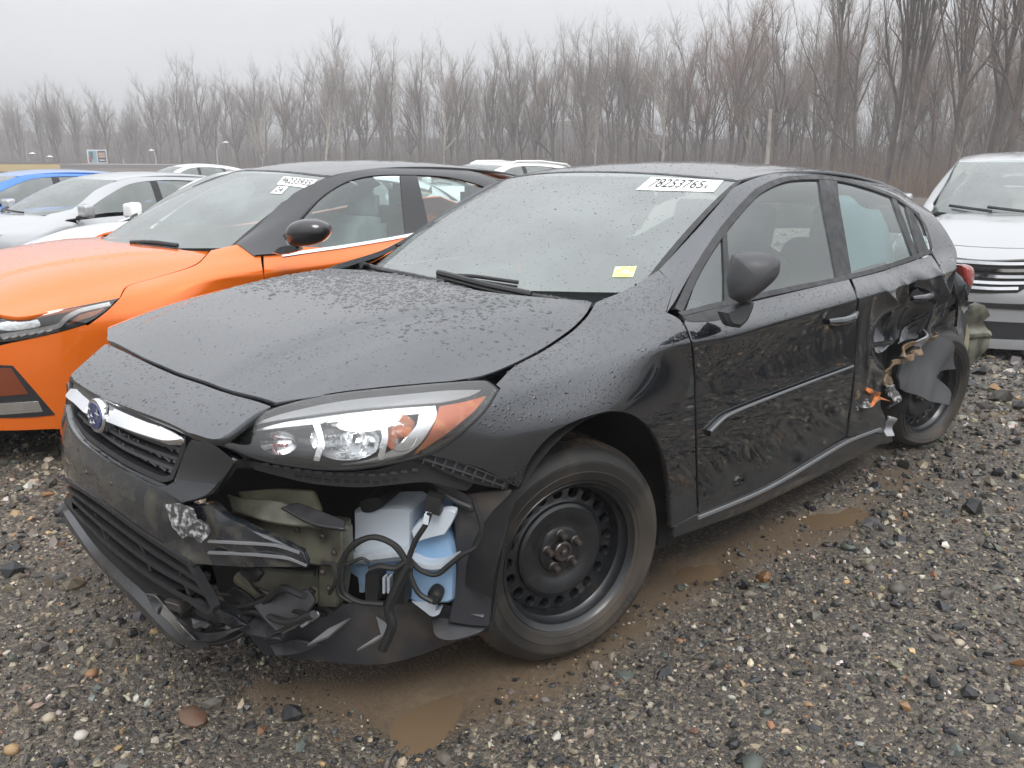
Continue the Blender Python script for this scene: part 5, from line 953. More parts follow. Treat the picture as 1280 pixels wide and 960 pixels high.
# -- orange sedan, its near front corner and side in view
MO_ = Matrix.Translation((0.0, 2.53, -.06)); fro = Frame(MO_); So = surfs(fro)
oc = empty('sedan', MO_, 'orange sedan with black roof and black mirror beside the wrecked hatchback', 'car')
S_, H_, F_, Wd, Rf = So['side'], So['hood'], So['front'], So['screen'], So['roof']
def oh(px, *c): return tuple(H_.hit(*px))+c
sympanel('hood', H_, [(-.82, 0), (-.80, -.3), (-.735, -.55), oh((20, 396)), oh((80, 387)), oh((149, 373), 1), oh((158, 358)), oh((198, 346)), oh((245, 330)), oh((262, 314), 1), (.25, -.5), (.12, -.25), (.07, 0)], m_orange, oc, res=.03, edge=.02)
sympanel('nose_panel', H_, [(-.93, 0), (-.91, -.3), (-.85, -.5), (-.79, -.6), (-.745, -.55), (-.81, -.3), (-.83, 0)], m_orange, oc, res=.03)
of_ = panel('fender', S_, [(264, 313, 1), (306, 304), (327, 304, 1), (326, 322), (330, 348), (340, 400), (345, 470, 1), (300, 460), (270, 415), (240, 385), (215, 381), (185, 390), (160, 408), (135, 419, 1), (109, 408, 1), (134, 389), (150, 373, 1), (160, 358), (200, 346), (246, 331)], m_orange, oc, res=.025)
ob_ = panel('front_bumper', S_, [(0, 432, 1), (76, 415), (107, 406, 1), (134, 419, 1), (145, 440), (150, 520, 1), (110, 536), (70, 536), (0, 538), (-120, 530, 1), (-160, 470), (-120, 440, 1)], m_orange, oc, res=.025)
opn = panel('fog_bezel', S_, [(-60, 450, 1), (-20, 455), (16, 457, 1), (69, 518, 1), (40, 521), (0, 522), (-60, 520, 1)], m_plastic, oc, res=.02, lift=.004, edge=.012)
panel('bumper_vent', S_, [(-60, 460, 1), (14, 460, 1), (36, 492, 1), (-60, 500, 1)], M('vent_red', (.16, .035, .012), .3, coat=.5), opn, res=.03, lift=.007, edge=.01)
panel('fog_lamp', S_, [(-20, 505, 1), (48, 501, 1), (54, 514, 1), (0, 518, 1)], m_reflector, opn, res=.02, lift=.008, edge=.01)
OHL = [(-60, 410, 1), (0, 399), (70, 388), (148, 373, 1), (131, 389), (107, 404), (75, 414), (30, 424), (-40, 432, 1)]
ol = panel('headlight', S_, OHL, m_lens, oc, res=.03, lift=.004, edge=0); panel('lamp_housing', S_, grow(OHL, 1.02), m_plastic, ol, res=.03, lift=-.03, edge=-.03)
strip('lamp_trim', S_, [(138, 379), (100, 388), (84, 397), (74, 407), (50, 413), (0, 421)], .022, M('daylight_strip', (.85, .86, .86), .25, coat=.5), ol, lift=-.005, th=.012)
panel('turn_lens', S_, [(100, 393, 1), (132, 384, 1), (118, 394), (84, 406, 1)], m_amber, ol, res=.02, lift=-.012, edge=.008)
bb = panel('lamp_reflector', S_, [(-20, 408), (10, 400), (45, 398), (50, 408), (10, 414)], m_reflector, ol, res=.02, lift=-.014, edge=.02)
for k in range(7): panel('lamp_marker', S_, [(-8+k*11, 427-k*1.9, 1), (-1+k*11, 425-k*1.9, 1), (-1+k*11, 422-k*1.9, 1), (-8+k*11, 424-k*1.9, 1)], m_chrome, ol, res=.03, lift=-.004, edge=.004, n=1)
od = panel('front_door', S_, [(329, 306, 1), (420, 309), (505, 296, 1), (520, 330), (510, 420), (480, 500, 1), (350, 500, 1), (340, 420), (331, 345)], m_orange, oc, res=.03)
panel('rear_door', S_, [(509, 296, 1), (650, 262, 1), (660, 300), (640, 400, 1), (600, 470), (484, 500, 1), (514, 420), (523, 330)], m_orange, oc, res=.05)
panel('quarter_panel', S_, None, m_orange, oc, uv=[tuple(S_.near(p))+(1,) for p in ((2.4, -.83, 1.02), (3.0, -.7, 1.1), (3.35, -.6, 1.0), (3.42, -.62, .5), (3.1, -.83, .4), (2.95, -.86, .62), (2.68, -.88, .70), (2.4, -.88, .58))], res=.06)
panel('sill', S_, None, m_plastic, oc, uv=[tuple(S_.near(p))+(1,) for p in ((.42, -.88, .33), (2.35, -.88, .33), (2.35, -.82, .2), (.42, -.82, .2))], res=.08)
osf = panel('side_frame', S_, [(296, 305, 1), (320, 286), (352, 254), (388, 221, 1), (405, 211), (440, 205), (500, 203), (560, 209), (600, 218), (640, 236, 1), (630, 246), (600, 232), (560, 222), (500, 219), (460, 221), (430, 229), (400, 248), (372, 276), (350, 300), (344, 318, 1), (318, 321, 1)], m_roofblack, oc, res=.03, lift=.005)
panel('mirror_patch', S_, [(318, 321, 1), (334, 304), (352, 296), (362, 318, 1), (330, 320)], m_roofblack, oc, res=.02, lift=.012)
gq = panel('grille', F_, None, m_dark, oc, uv=[(-.52, .755, 1), (.52, .755, 1), (.44, .42, 1), (-.44, .42, 1)], res=.05, lift=-.03, edge=-.02)
for z in (.50, .57, .64, .70): strip('grille_bar', F_, None, .02, m_plastic, gq, uv=[(-.46, z), (0, z-.01), (.46, z)], lift=-.012, th=.02)
strip('chrome_bar', F_, None, .03, m_chrome, gq, uv=[(-.5, .74), (-.3, .50), (0, .44), (.3, .50), (.5, .74)], lift=.004, th=.02)
panel('bumper_centre', F_, None, m_orange, oc, uv=[(-.52, .42, 1), (.52, .42, 1), (.55, .20, 1), (-.55, .20, 1)], res=.05, lift=.002)
panel('lower_grille', F_, None, m_plastic, oc, uv=[(-.42, .36, 1), (.42, .36, 1), (.46, .24, 1), (-.46, .24, 1)], res=.05, lift=.01)
og = [panel('side_window', S_, q, m_glass, oc, res=.05, lift=-.004, edge=0) for q in ([(345, 316, 1), (420, 311), (512, 293, 1), (506, 222, 1), (462, 221), (430, 230), (398, 252)], [(526, 290, 1), (640, 262, 1), (625, 244), (600, 234), (560, 224), (518, 220, 1)])]
panel('door_pillar', S_, [(500, 220, 1), (521, 220, 1), (534, 276), (533, 292, 1), (507, 296, 1)], m_roofblack, oc, res=.04, lift=.003)
strip('belt_trim', S_, [(352, 320), (384, 315), (440, 307), (508, 295), (600, 275)], .022, m_chrome, oc, lift=.006)
strip('window_seal', S_, [(372, 276), (400, 247), (430, 228), (462, 219), (505, 218)], .018, m_plastic, oc, lift=.003)
oroof = sympanel('roof', Rf, [(.985, 0), (1.0, -.25), (1.035, -.42), (1.095, -.575, 1), (1.6, -.605), (2.1, -.60), (2.6, -.57, 1), (2.62, 0)], m_roofblack, oc, res=.05)
sympanel('rear_screen', Rf, [(2.63, 0), (2.61, -.55, 1), (3.15, -.5, 1), (3.17, 0)], m_glass, oc, res=.06); sympanel('boot_lid', Rf, [(3.18, 0), (3.16, -.5, 1), (3.44, -.5, 1), (3.44, 0)], m_orange, oc, res=.06)
ows = panel('windscreen', Wd, None, m_screen, oc, uv=[(-.985, .01, 1), (0, -.01), (.985, .01, 1), (.985, .97, 1), (0, .99), (-.985, .97, 1)], res=.05, edge=0)
strip('windscreen_seal', Wd, None, .03, m_plastic, oc, uv=[(-.98, .02, 1), (-.985, .5), (-.985, .965, 1), (-.5, .985), (0, .99), (.5, .985), (.985, .965, 1), (.985, .5), (.98, .02, 1)])
panel('cowl', H_, None, m_plastic, oc, uv=[(.04, 0), (.09, .2), (.2, .42), (.30, .56, 1), (.42, .64, 1), (.34, .55), (.22, .42), (.14, .2), (.12, 0), (.14, -.2), (.22, -.42), (.34, -.55), (.42, -.64, 1), (.30, -.56, 1), (.2, -.42), (.09, -.2)], lift=-.012, res=.05)
q1 = [(346, 231), (387, 236), (397, 225), (355, 221)]; q2 = [(338, 242), (352, 243), (361, 234), (348, 233)]
panel('auction_label', Wd, [q+(1,) for q in q1], m_paper, oc, res=.05, lift=.003, edge=0); decal_text('label_number', Wd, q1, '96233935', m_ink, oc, .006, box=(.08, .94, .2, .85)); panel('auction_label', Wd, [q+(1,) for q in q2], m_paper, oc, res=.05, lift=.003, edge=0); decal_text('label_number', Wd, q2, '24', m_ink, oc, .006, box=(.2, .8, .2, .8))
def owip(pts, r): 
    C = []
    for p in smooth_poly(pts, 5, False):
        o, d = fro.ray(*p); a = Wd.f(np.array([Wd.hit(*p)]))[0]; C.append(o+d*((a-o)@d-.03))
    MB().tube(C, r, 7).build('wiper', m_plastic, oc)
owip([(164, 303), (190, 303), (222, 307)], .012); owip([(172, 306), (195, 309), (220, 311)], .008)
omp, omn = (.46, -.98, 1.04), (-.80, -.60, 0)
OM = [(356, 292), (362, 280), (378, 274), (398, 275), (409, 282), (410, 292), (400, 303), (380, 308), (362, 306)]
def omr(px, dep): return [fro.onplane(*p, omp, omn)-np.array(omn)/np.linalg.norm(omn)*dep for p in smooth_poly(px, 4)]
om = loft_rings([omr(grow(OM, s, (383, 291)), d) for d, s in ((-.05, .1), (-.045, .5), (-.03, .8), (-.01, .95), (.01, 1), (.06, .98), (.08, .9))], m_roofblack, 'door_mirror', oc, 60)
puff('mirror_arm', fro, [(340, 316, 1), (350, 308), (372, 305, 1), (376, 312), (350, 319)], (.46, -.93, .98), (-.7, -.7, .1), [(-.02, .8), (0, 1), (.05, 1), (.06, .9)], m_roofblack, om)
for o in [c for c in oc.children if c.name.split('.')[0] in ('fender', 'headlight', 'front_door', 'rear_door', 'quarter_panel', 'side_frame', 'side_window', 'door_pillar', 'sill')]: mirrored(o)
def simple_wheel(parent, x, y, z=.31, rimmat=None):
    w = empty('wheel', None); w.parent = parent; w.location = (x, y, z); s = -1 if y < 0 else 1
    MB().lathe([(.2, .1*s), (.24, .11*s), (.29, .1*s), (.312, .06*s), (.312, -.06*s), (.29, -.1*s), (.2, -.1*s)], 40).build('tyre', m_tyre, w)
    r = MB(); r.lathe([(.205, .09*s), (.215, .10*s), (.20, .085*s), (.19, 0)], 40)
    for k in range(10):
        a = 2*math.pi*k/10; r.tube([(.03*math.cos(a), .07*s, .03*math.sin(a)), (.2*math.cos(a+.1), .08*s, .2*math.sin(a+.1))], .016, 6)
    r.lathe([(.05, .07*s), (.04, .085*s), (.001, .085*s)], 20); r.build('rim', rimmat or m_silverrim, w); MB().lathe([(.19, 0), (.001, .01*s)], 24).build('brake_disc', m_dark, w); return w
m_silverrim = M('alloy', (.42, .43, .44), .3, .8)
def inside_of(parent, lo=.0):
    for x in (.01, 2.68):
        for y in (-.74, .74): simple_wheel(parent, x, y)
    MB().box((.42, -.76, .17), (2.25, .76, .22)).box((-.5, -.48, .22), (.40, .48, .80)).box((2.25, -.5, .25), (3.3, .5, .82)).box((.42, -.78, .2), (.5, .78, .88)).box((.5, -.80, .2), (2.3, -.77, .88)).box((.5, .77, .2), (2.3, .80, .88)).box((-.75, -.5, .2), (-.5, .5, .6)).build('inner_shell', m_dark, parent, False)
    for x, y in ((1.05, -.37), (1.05, .37), (1.95, -.4), (1.95, .4)):
        bm = bmesh.new(); me = bpy.data.meshes.new('seat')
        for c, r_ in (((x, y, .46), (.52, .52, .18)), ((x+.32, y, .76), (.18, .5, .66)), ((x+.4, y, 1.15), (.1, .27, .2))):
            q = bmesh.ops.create_cube(bm, size=1); bmesh.ops.scale(bm, vec=r_, verts=q['verts']); bmesh.ops.translate(bm, vec=c, verts=q['verts'])
        bmesh.ops.bevel(bm, geom=bm.edges[:], offset=.04, segments=2, affect='EDGES'); bm.to_mesh(me); bm.free(); me.polygons.foreach_set('use_smooth', [True]*len(me.polygons)); link('seat', me, parent, m_seat)
    d = link('dashboard', dashm, parent)
dashm = bpy.data.objects['dashboard'].data
inside_of(oc)
for c in [c for c in oc.children if c.name.split('.')[0] == 'seat'][:2]: c.data.materials[0] = m_tanseat
# -- a plain car kit, made once and copied: outlines in the surfaces' own coordinates
I4 = Frame(Matrix.Identity(4)); Sk = surfs(I4)
def ku(S, pts): return [tuple(S.near(p[:3]))+tuple(p[3:]) for p in pts]
PAINTED = []; kit = empty('car_kit')
def kp(name, S, pts, mat, painted=True, mir_=True, raw=False, **k):
    o = panel(name, Sk[S], None, mat, kit, uv=pts if raw else ku(Sk[S], pts), res=k.pop('res', .05), **k); o['_p'] = painted
    if mir_: m = mirrored(o, kit); m['_p'] = painted
    return o
kh = [(-.795, 0), (-.788, -.2), (-.765, -.37), (-.72, -.5, 1), (-.6, -.66), (-.45, -.74), (-.30, -.775), (-.1, -.73), (.05, -.66), (.2, -.60), (.30, -.57, 1), (.22, -.42), (.12, -.2), (.08, 0)]
o = sympanel('hood', Sk['hood'], kh, m_white, kit, res=.05, edge=.02); o['_p'] = True
o = sympanel('nose_panel', Sk['hood'], [(-.93, 0), (-.918, -.2), (-.88, -.42), (-.84, -.5), (-.735, -.5, 1), (-.775, -.37), (-.80, -.2), (-.805, 0)], m_white, kit, res=.05); o['_p'] = True
kp('fender', 'side', [(-.30, -.79, .84, 1), (0, -.68, .875), (.3, -.60, .95, 1), (.4, -.62, .985), (.50, -.66, 1.03, 1), (.33, -.82, .94, 1), (.44, -.87, .9), (.47, -.87, .6), (.48, -.86, .3, 1), (.38, -.86, .28, 1), (.35, -.88, .45), (.24, -.88, .62), (0, -.88, .715), (-.22, -.86, .64), (-.34, -.85, .5, 1), (-.62, -.75, .62, 1), (-.5, -.79, .7)], m_white)
kp('front_door', 'side', [(.45, -.83, .93, 1), (1.0, -.83, .955), (1.49, -.83, .97, 1), (1.50, -.88, .6), (1.49, -.86, .3, 1), (.5, -.86, .31, 1), (.48, -.88, .6)], m_white)
kp('rear_door', 'side', [(1.505, -.83, .972, 1), (2.0, -.83, 1.0), (2.4, -.82, 1.03, 1), (2.42, -.87, .85), (2.3, -.88, .6), (2.26, -.86, .31, 1), (1.505, -.86, .3, 1), (1.515, -.88, .6)], m_white)
kp('quarter_panel', 'side', [(2.41, -.82, 1.04, 1), (2.8, -.68, 1.10, 1), (2.95, -.58, 1.21, 1), (3.3, -.6, 1.05), (3.42, -.62, .6, 1), (3.1, -.83, .4, 1), (3.0, -.86, .58), (2.68, -.88, .70), (2.4, -.88, .62), (2.43, -.87, .85)], m_white)
kp('side_frame', 'side', [(.50, -.66, 1.03, 1), (.8, -.6, 1.21), (1.12, -.59, 1.33, 1), (1.5, -.59, 1.37), (2.1, -.58, 1.36), (2.6, -.58, 1.31), (2.95, -.58, 1.22, 1), (2.8, -.66, 1.15, 1), (2.4, -.65, 1.27), (2.1, -.65, 1.305), (1.5, -.655, 1.325), (1.2, -.66, 1.29), (.8, -.72, 1.12), (.45, -.80, .955, 1), (.36, -.80, .96, 1)], m_white)
kp('side_window', 'side', [(.5, -.80, .955, 1), (1.46, -.80, .985, 1), (1.46, -.66, 1.32, 1), (1.2, -.66, 1.29), (.8, -.72, 1.12)], m_farglass, False, lift=-.004, edge=0)
kp('side_window', 'side', [(1.54, -.80, .99, 1), (2.36, -.79, 1.035, 1), (2.2, -.67, 1.285, 1), (1.54, -.66, 1.32, 1)], m_farglass, False, lift=-.004, edge=0)
kp('side_window', 'side', [(2.42, -.79, 1.045, 1), (2.75, -.72, 1.1, 1), (2.5, -.67, 1.24), (2.28, -.67, 1.275, 1)], m_farglass, False, lift=-.004, edge=0)
kp('door_pillar', 'side', [(1.455, -.80, .985, 1), (1.545, -.80, .99, 1), (1.545, -.66, 1.32, 1), (1.455, -.66, 1.32, 1)], m_plastic, False); kp('door_pillar', 'side', [(2.355, -.79, 1.035, 1), (2.425, -.79, 1.045, 1), (2.285, -.67, 1.275, 1), (2.195, -.67, 1.285, 1)], m_plastic, False)
kp('sill', 'side', [(.40, -.86, .30, 1), (2.3, -.86, .30, 1), (2.3, -.8, .18, 1), (.40, -.8, .18, 1)], m_plastic, False)
kp('headlight', 'side', [(-.84, -.48, .73, 1), (-.72, -.58, .80), (-.5, -.7, .81), (-.30, -.79, .815, 1), (-.45, -.80, .72), (-.65, -.70, .66), (-.78, -.58, .67)], m_lens, False, edge=0); kp('lamp_reflector', 'side', [(-.84, -.48, .73, 1), (-.72, -.58, .80), (-.5, -.7, .81), (-.30, -.79, .815, 1), (-.45, -.80, .72), (-.65, -.70, .66), (-.78, -.58, .67)], m_reflector, False, lift=-.03, edge=-.03)
def fpanel(name, pts, mat, painted, **k):
    full = list(pts)+[(-a[0],)+tuple(a[1:]) for a in pts[::-1] if abs(a[0]) > 1e-6]; o = panel(name, Sk['front'], None, mat, kit, uv=full, res=.05, **k); o['_p'] = painted; return o
fpanel('front_bumper', [(0, .56), (-.36, .56, 1), (-.44, .735, 1), (-.50, .70), (-.62, .66), (-.74, .62), (-.83, .50, 1), (-.83, .30), (-.7, .22, 1), (0, .22)], m_white, True)
fpanel('grille', [(0, .735), (-.43, .735, 1), (-.36, .565, 1), (0, .565)], m_dark, False, lift=-.02)
for z in (.60, .65, .70): strip('grille_bar', Sk['front'], None, .022, m_chrome, kit, uv=[(-.36-.5*(z-.6), z), (-.2, z), (0, z), (.2, z), (.36+.5*(z-.6), z)], lift=.004, th=.02)
fpanel('lower_grille', [(0, .42), (-.45, .42, 1), (-.5, .28, 1), (0, .28)], m_plastic, False, lift=.006)
o = sympanel('roof', Sk['roof'], [(.985, 0), (1.0, -.25), (1.035, -.42), (1.095, -.575, 1), (1.6, -.605), (2.1, -.60), (2.6, -.57), (3.0, -.52, 1), (3.05, -.3), (3.07, 0)], m_white, kit, res=.07); o['_p'] = True
o = panel('windscreen', Sk['screen'], None, m_farglass, kit, uv=[(-.985, .01, 1), (0, -.01), (.985, .01, 1), (.985, .97, 1), (0, .99), (-.985, .97, 1)], res=.07, edge=0)
panel('cowl', Sk['hood'], None, m_plastic, kit, uv=[(.04, 0), (.09, .2), (.2, .42), (.30, .56, 1), (.42, .64, 1), (.34, .55), (.22, .42), (.14, .2), (.12, 0), (.14, -.2), (.22, -.42), (.34, -.55), (.42, -.64, 1), (.30, -.56, 1), (.2, -.42), (.09, -.2)], lift=-.012, res=.07)
for y in (-.45, .1): MB().tube([Sk['screen'].f(np.array([(y+s_*.62, .02+.05*s_)]))[0]+[-.02, 0, .02] for s_ in np.linspace(0, 1, 7)], .011, 6).build('wiper', m_plastic, kit)
o = sympanel('tailgate', Sk['roof'], [(3.07, 0), (3.05, -.3), (3.0, -.5, 1), (3.43, -.52, 1), (3.44, 0)], m_farglass, kit, res=.08)
o = panel('rear_bumper', Sk['side'], None, m_white, kit, uv=[(tt[-1]-.02, .5, 1), (tt[-1]-.02, 6, 1), (tt[-4]-.05, 6, 1), (tt[-5]+.05, 4, 1), (tt[-5], .5, 1)], res=.08); o['_p'] = True; m = mirrored(o, kit); m['_p'] = True
for s in (-1, 1):
    bm = bmesh.new(); bmesh.ops.create_cube(bm, size=1); bmesh.ops.bevel(bm, geom=bm.edges[:]+bm.verts[:], offset=.24, segments=4, affect='EDGES', profile=.55); me = bpy.data.meshes.new('door_mirror'); bmesh.ops.scale(bm, vec=(.11, .22, .145), verts=bm.verts)
    for v in bm.verts: v.co.y *= 1-(v.co.x < 0)*.12; v.co.z *= 1-(v.co.x < 0)*.15
    bmesh.ops.translate(bm, vec=(.50, s*.97, 1.03), verts=bm.verts); bm.to_mesh(me); bm.free(); me.polygons.foreach_set('use_smooth', [True]*len(me.polygons)); o = link('door_mirror', me, kit, m_white); o['_p'] = True
    MB().tube([(.50, s*.93, .99), (.47, s*.83, .95)], .025, 8).build('mirror_arm', m_plastic, kit)
inside_of(kit)
def copy_car(name, paint_, x, y, yaw, label, sc=(1, 1, 1), dz=0., drop=(), extra=None, glass_=None):
    M_ = Matrix.Translation((x, y, float(gh(np.array([x]), np.array([y]))[0])+dz)) @ Matrix.Rotation(yaw, 4, 'Z') @ Matrix.Diagonal((*sc, 1))
    r = empty(name, M_, label, 'car', None)
    for c in list(kit.children):
        nm = c.name.split('.')[0]
        if nm in drop: continue
        d = c.copy(); COL.objects.link(d); d.parent = r; d.name = nm; d.matrix_parent_inverse = Matrix.Identity(4)
        for g_ in c.children: e_ = g_.copy(); COL.objects.link(e_); e_.parent = d
        if c.get('_p'): d.material_slots[0].link = 'OBJECT'; d.material_slots[0].material = paint_
        if glass_ and c.data and c.data.materials and c.data.materials[0] == m_farglass: d.material_slots[0].link = 'OBJECT'; d.material_slots[0].material = glass_
    return r, Frame(M_)
def finish_kit():
    for c in list(kit.children):
        for g_ in list(c.children): bpy.data.objects.remove(g_)
        bpy.data.objects.remove(c)
    bpy.data.objects.remove(kit)
    for o in bpy.data.objects:
        if '_p' in o: del o['_p']
def put(name, pm, x, y, z, yaw, s, sz, label, drop=()):
    r, f = copy_car(name, pm, x, y, yaw, label, (s, s, sz), 0, drop); r.location.z = z; return r
put('sedan', m_white, 1.13, 4.93, -.2, .08, .97, 1.06, 'white sedan between the orange sedan and the silver pickup')
put('pickup', m_silver, 1.29, 9.2, -.36, .12, 1.05, 1.10, 'silver pickup with a label on its windscreen and silver door mirrors')
put('hatchback', m_blue, .95, 12.1, -.30, 0, 1.12, 1.06, 'bright blue car at the left edge beyond the silver pickup')
put('sedan', m_darkcar, .2, 15.6, -.42, 0, 1.1, 1.1, 'dark grey car roof furthest left beyond the blue car')
put('utility_vehicle', m_white, 9.36, 24.9, -.446, -.09, 1.05, 1.195, 'white utility vehicle far back, above the silver pickup roof')
w2 = put('utility_vehicle', m_white, 9.36, 10.8, -.16, -.07, 1.11, 1.09, 'white utility vehicle with roof rails behind the orange sedan')
for s_ in (-1, 1): MB().tube([(1.25, s_*.58, 1.345), (1.4, s_*.58, 1.40), (2.0, s_*.57, 1.41), (2.7, s_*.55, 1.355), (2.85, s_*.54, 1.28)], .022, 8).build('roof_rail', m_white, w2)
put('sedan', m_darkcar, 8.2, 17.8, -.45, 0, 1.05, 1.12, 'dark car showing only its roof between the pickup and the far white vehicle')
sv = put('utility_vehicle', m_silver, 6.6, .05, -.31, .14, .93, 1.27, 'silver utility vehicle facing the camera at the right edge', ('grille_bar', 'grille', 'lower_grille'))
fpanel2 = lambda nm, pts, mt, **k: panel(nm, Sk['front'], None, mt, sv, uv=list(pts)+[(-a[0],)+tuple(a[1:]) for a in pts[::-1] if abs(a[0]) > 1e-6], res=.05, **k)
fpanel2('grille', [(0, .745), (-.47, .745, 1), (-.44, .62), (-.34, .55, 1), (0, .53)], m_dark, lift=.004)
for z, a in ((.72, .44), (.68, .43), (.64, .42), (.60, .38), (.565, .34)): strip('grille_bar', Sk['front'], None, .024, m_chrome, sv, uv=[(-a, z+.01), (-a*.5, z), (0, z-.003), (a*.5, z), (a, z+.01)], lift=.012, th=.02)
fpanel2('bumper_band', [(0, .475), (-.6, .49, 1), (-.70, .47, 1), (-.6, .455), (0, .445)], m_plastic, lift=.010); fpanel2('lower_grille', [(0, .36), (-.5, .37, 1), (-.62, .27, 1), (0, .25)], m_plastic, lift=.010); fpanel2('skid_plate', [(0, .25), (-.5, .26, 1), (-.45, .20, 1), (0, .19)], m_silver, lift=.012)
put('sedan', m_silver, 4.3, -3.3, 0, R(1), 1.0, 1.02, 'silver sedan just out of frame at right, mirrored in the black doors')
finish_kit()
# ------------------------------------------------------------------ the wood beyond the lot
HL2 = np.array([math.cos(YAW), math.sin(YAW)]); RT2 = np.array([math.sin(YAW), -math.cos(YAW)])
def spot(px, d): return CAM[:2]+HL2*d+RT2*d*(px-640)/1010
def grow_tree(seed, H, spread, forks, twig=1.):
    """tapered trunk, limbs and branches in one mesh; a fine mass of twigs in another"""
    g = np.random.default_rng(seed); T, C = [], []
    def norm(v): return v/(np.linalg.norm(v)+1e-9)
    def branch(p, d, ln, r, lev):
        n = 5 if lev == 0 else 4 if lev == 1 else 3; P = [p]; q = p.copy(); dd = d.copy()
        for i in range(n):
            dd = norm(dd+g.normal(0, .05+.05*lev, 3)+np.array([0, 0, .05+.04*lev])); q = q+dd*ln/n; P.append(q)
        R_ = np.linspace(r, r*(.45 if lev < 2 else .25), n+1); (T if lev < 3 else C).append((np.array(P), R_, 6 if lev == 0 else 4 if lev < 2 else 3))
        if lev == 4 or r < .006: return
        m = [forks+2, 6, 6, 7][lev] if lev < 4 else 0
        for k in range(m):
            t = g.uniform(.35 if lev == 0 else .2, 1.0); i = min(n-1, int(t*n)); base = P[i]+(P[i+1]-P[i])*(t*n-i); az = g.uniform(0, 6.28); ax = norm(np.cross(dd, [math.cos(az), math.sin(az), .3])); ang = g.uniform(.3, .65)*spread*(1.15 if lev else 1)
            nd_ = norm(dd*math.cos(ang)+ax*math.sin(ang)); branch(base, nd_, ln*g.uniform(.42, .68)*(1.05-.25*t), R_[i]*g.uniform(.45, .66), lev+1)
        branch(P[-1], norm(dd+g.normal(0, .15, 3)), ln*.55, R_[-1]*.95, lev+1)
    branch(np.zeros(3), np.array([g.normal(0, .03), g.normal(0, .03), 1.]), H*.55, H*.0115, 0)
    def pack(S):
        V, Fs, b = [], [], 0
        for P, R_, k in S:
            D = norm(P[-1]-P[0]); u = norm(np.cross(D, [.31, .77, .2] if abs(D[2]) > .9 else [0, 0, 1.])); w = np.cross(D, u); a = np.arange(k)*2*math.pi/k; ring = np.cos(a)[:, None]*u+np.sin(a)[:, None]*w
            V.append((P[:, None]+R_[:, None, None]*ring[None]).reshape(-1, 3)); m = len(P)
            i, j = np.meshgrid(np.arange(m-1), np.arange(k), indexing='ij'); j2 = (j+1) % k; Fs.append(np.stack([i*k+j, i*k+j2, (i+1)*k+j2, (i+1)*k+j], -1).reshape(-1, 4)+b); b += m*k
        return np.concatenate(V), np.concatenate(Fs)
    return pack(T), pack(C)
m_bark = M('bark', lin((106, 95, 88)), .9, var=(1.5, lin((72, 64, 59)), .35, .7)); m_bark2 = M('pale_bark', lin((168, 160, 150)), .85, var=(2, lin((120, 112, 104)), .4, .75)); m_twig = M('twigs', lin((124, 110, 102)), .9); m_twig2 = M('red_twigs', lin((130, 106, 94)), .9)
PROTO = []; HP = []
for k, (H, sp, fk) in enumerate(((15, .95, 6), (17, .8, 7), (14, 1.1, 6), (18, .75, 7), (16, .9, 8), (13, 1.15, 7), (17, 1.0, 6))):
    (tv, tf), (cv, cf) = grow_tree(20+k, H, sp, fk); a = npmesh('trunk', tv, tf, m_bark); b_ = npmesh('crown', cv, cf, m_twig); PROTO.append((a.data, b_.data)); HP.append(float(cv[:, 2].max())); bpy.data.objects.remove(a); bpy.data.objects.remove(b_)
TG = np.random.default_rng(5); NT = 0
def zone(px, d):
    far = d > dline(px)+6; nm = 'over the orange sedan' if px < 520 and px > 210 else 'over the pickup and blue car' if px <= 210 else 'over the black hatchback' if px < 960 else 'over the silver utility vehicle'
    return ('hazy bare tree deeper in the wood, ' if far else 'bare tree at the front edge of the wood, ')+nm
def plant(px, d, s, k, label=None, group='bare trees of the wood', tw=None, bark=None, sxy=1.):
    p = spot(px, d); label = label or zone(px, d); group = label.replace('bare tree', 'bare trees') if group else None; r = empty('bare_tree', None, label, 'tree', group); r.location = (p[0], p[1], -.6+hill(p[0], p[1])); r.rotation_euler = (0, 0, TG.uniform(0, 6.28)); r.scale = (s*sxy, s*sxy, s)
    for nm, me, mt in (('trunk', PROTO[k][0], bark), ('crown', PROTO[k][1], tw)):
        o = bpy.data.objects.new(nm, me); COL.objects.link(o); o.parent = r
        if mt: o.material_slots[0].link = 'OBJECT'; o.material_slots[0].material = mt
    return r
def dline(px): return np.interp(px, [-150, 0, 200, 400, 640, 800, 1000, 1200, 1350], [135, 128, 118, 104, 88, 78, 62, 50, 42])
def hill(x, y):
    rel = np.stack([np.asarray(x)-CAM[0], np.asarray(y)-CAM[1]], -1); d = rel @ HL2; px = 640+1010*(rel @ RT2)/np.maximum(d, 1); return (7+1.6*np.sin(px*.011)+1.2*np.sin(px*.027+1))*smst((d-dline(px)-2)/80)
top = lambda px: np.interp(px, [0, 80, 130, 190, 230, 290, 340, 400, 450, 500, 560, 640, 700, 760, 800, 850, 900, 960, 1020, 1100, 1200, 1280], [112, 98, 95, 112, 75, 66, 66, 62, 16, 34, 30, 34, 18, -2, 6, -10, -30, -40, -50, -40, -50, -60])
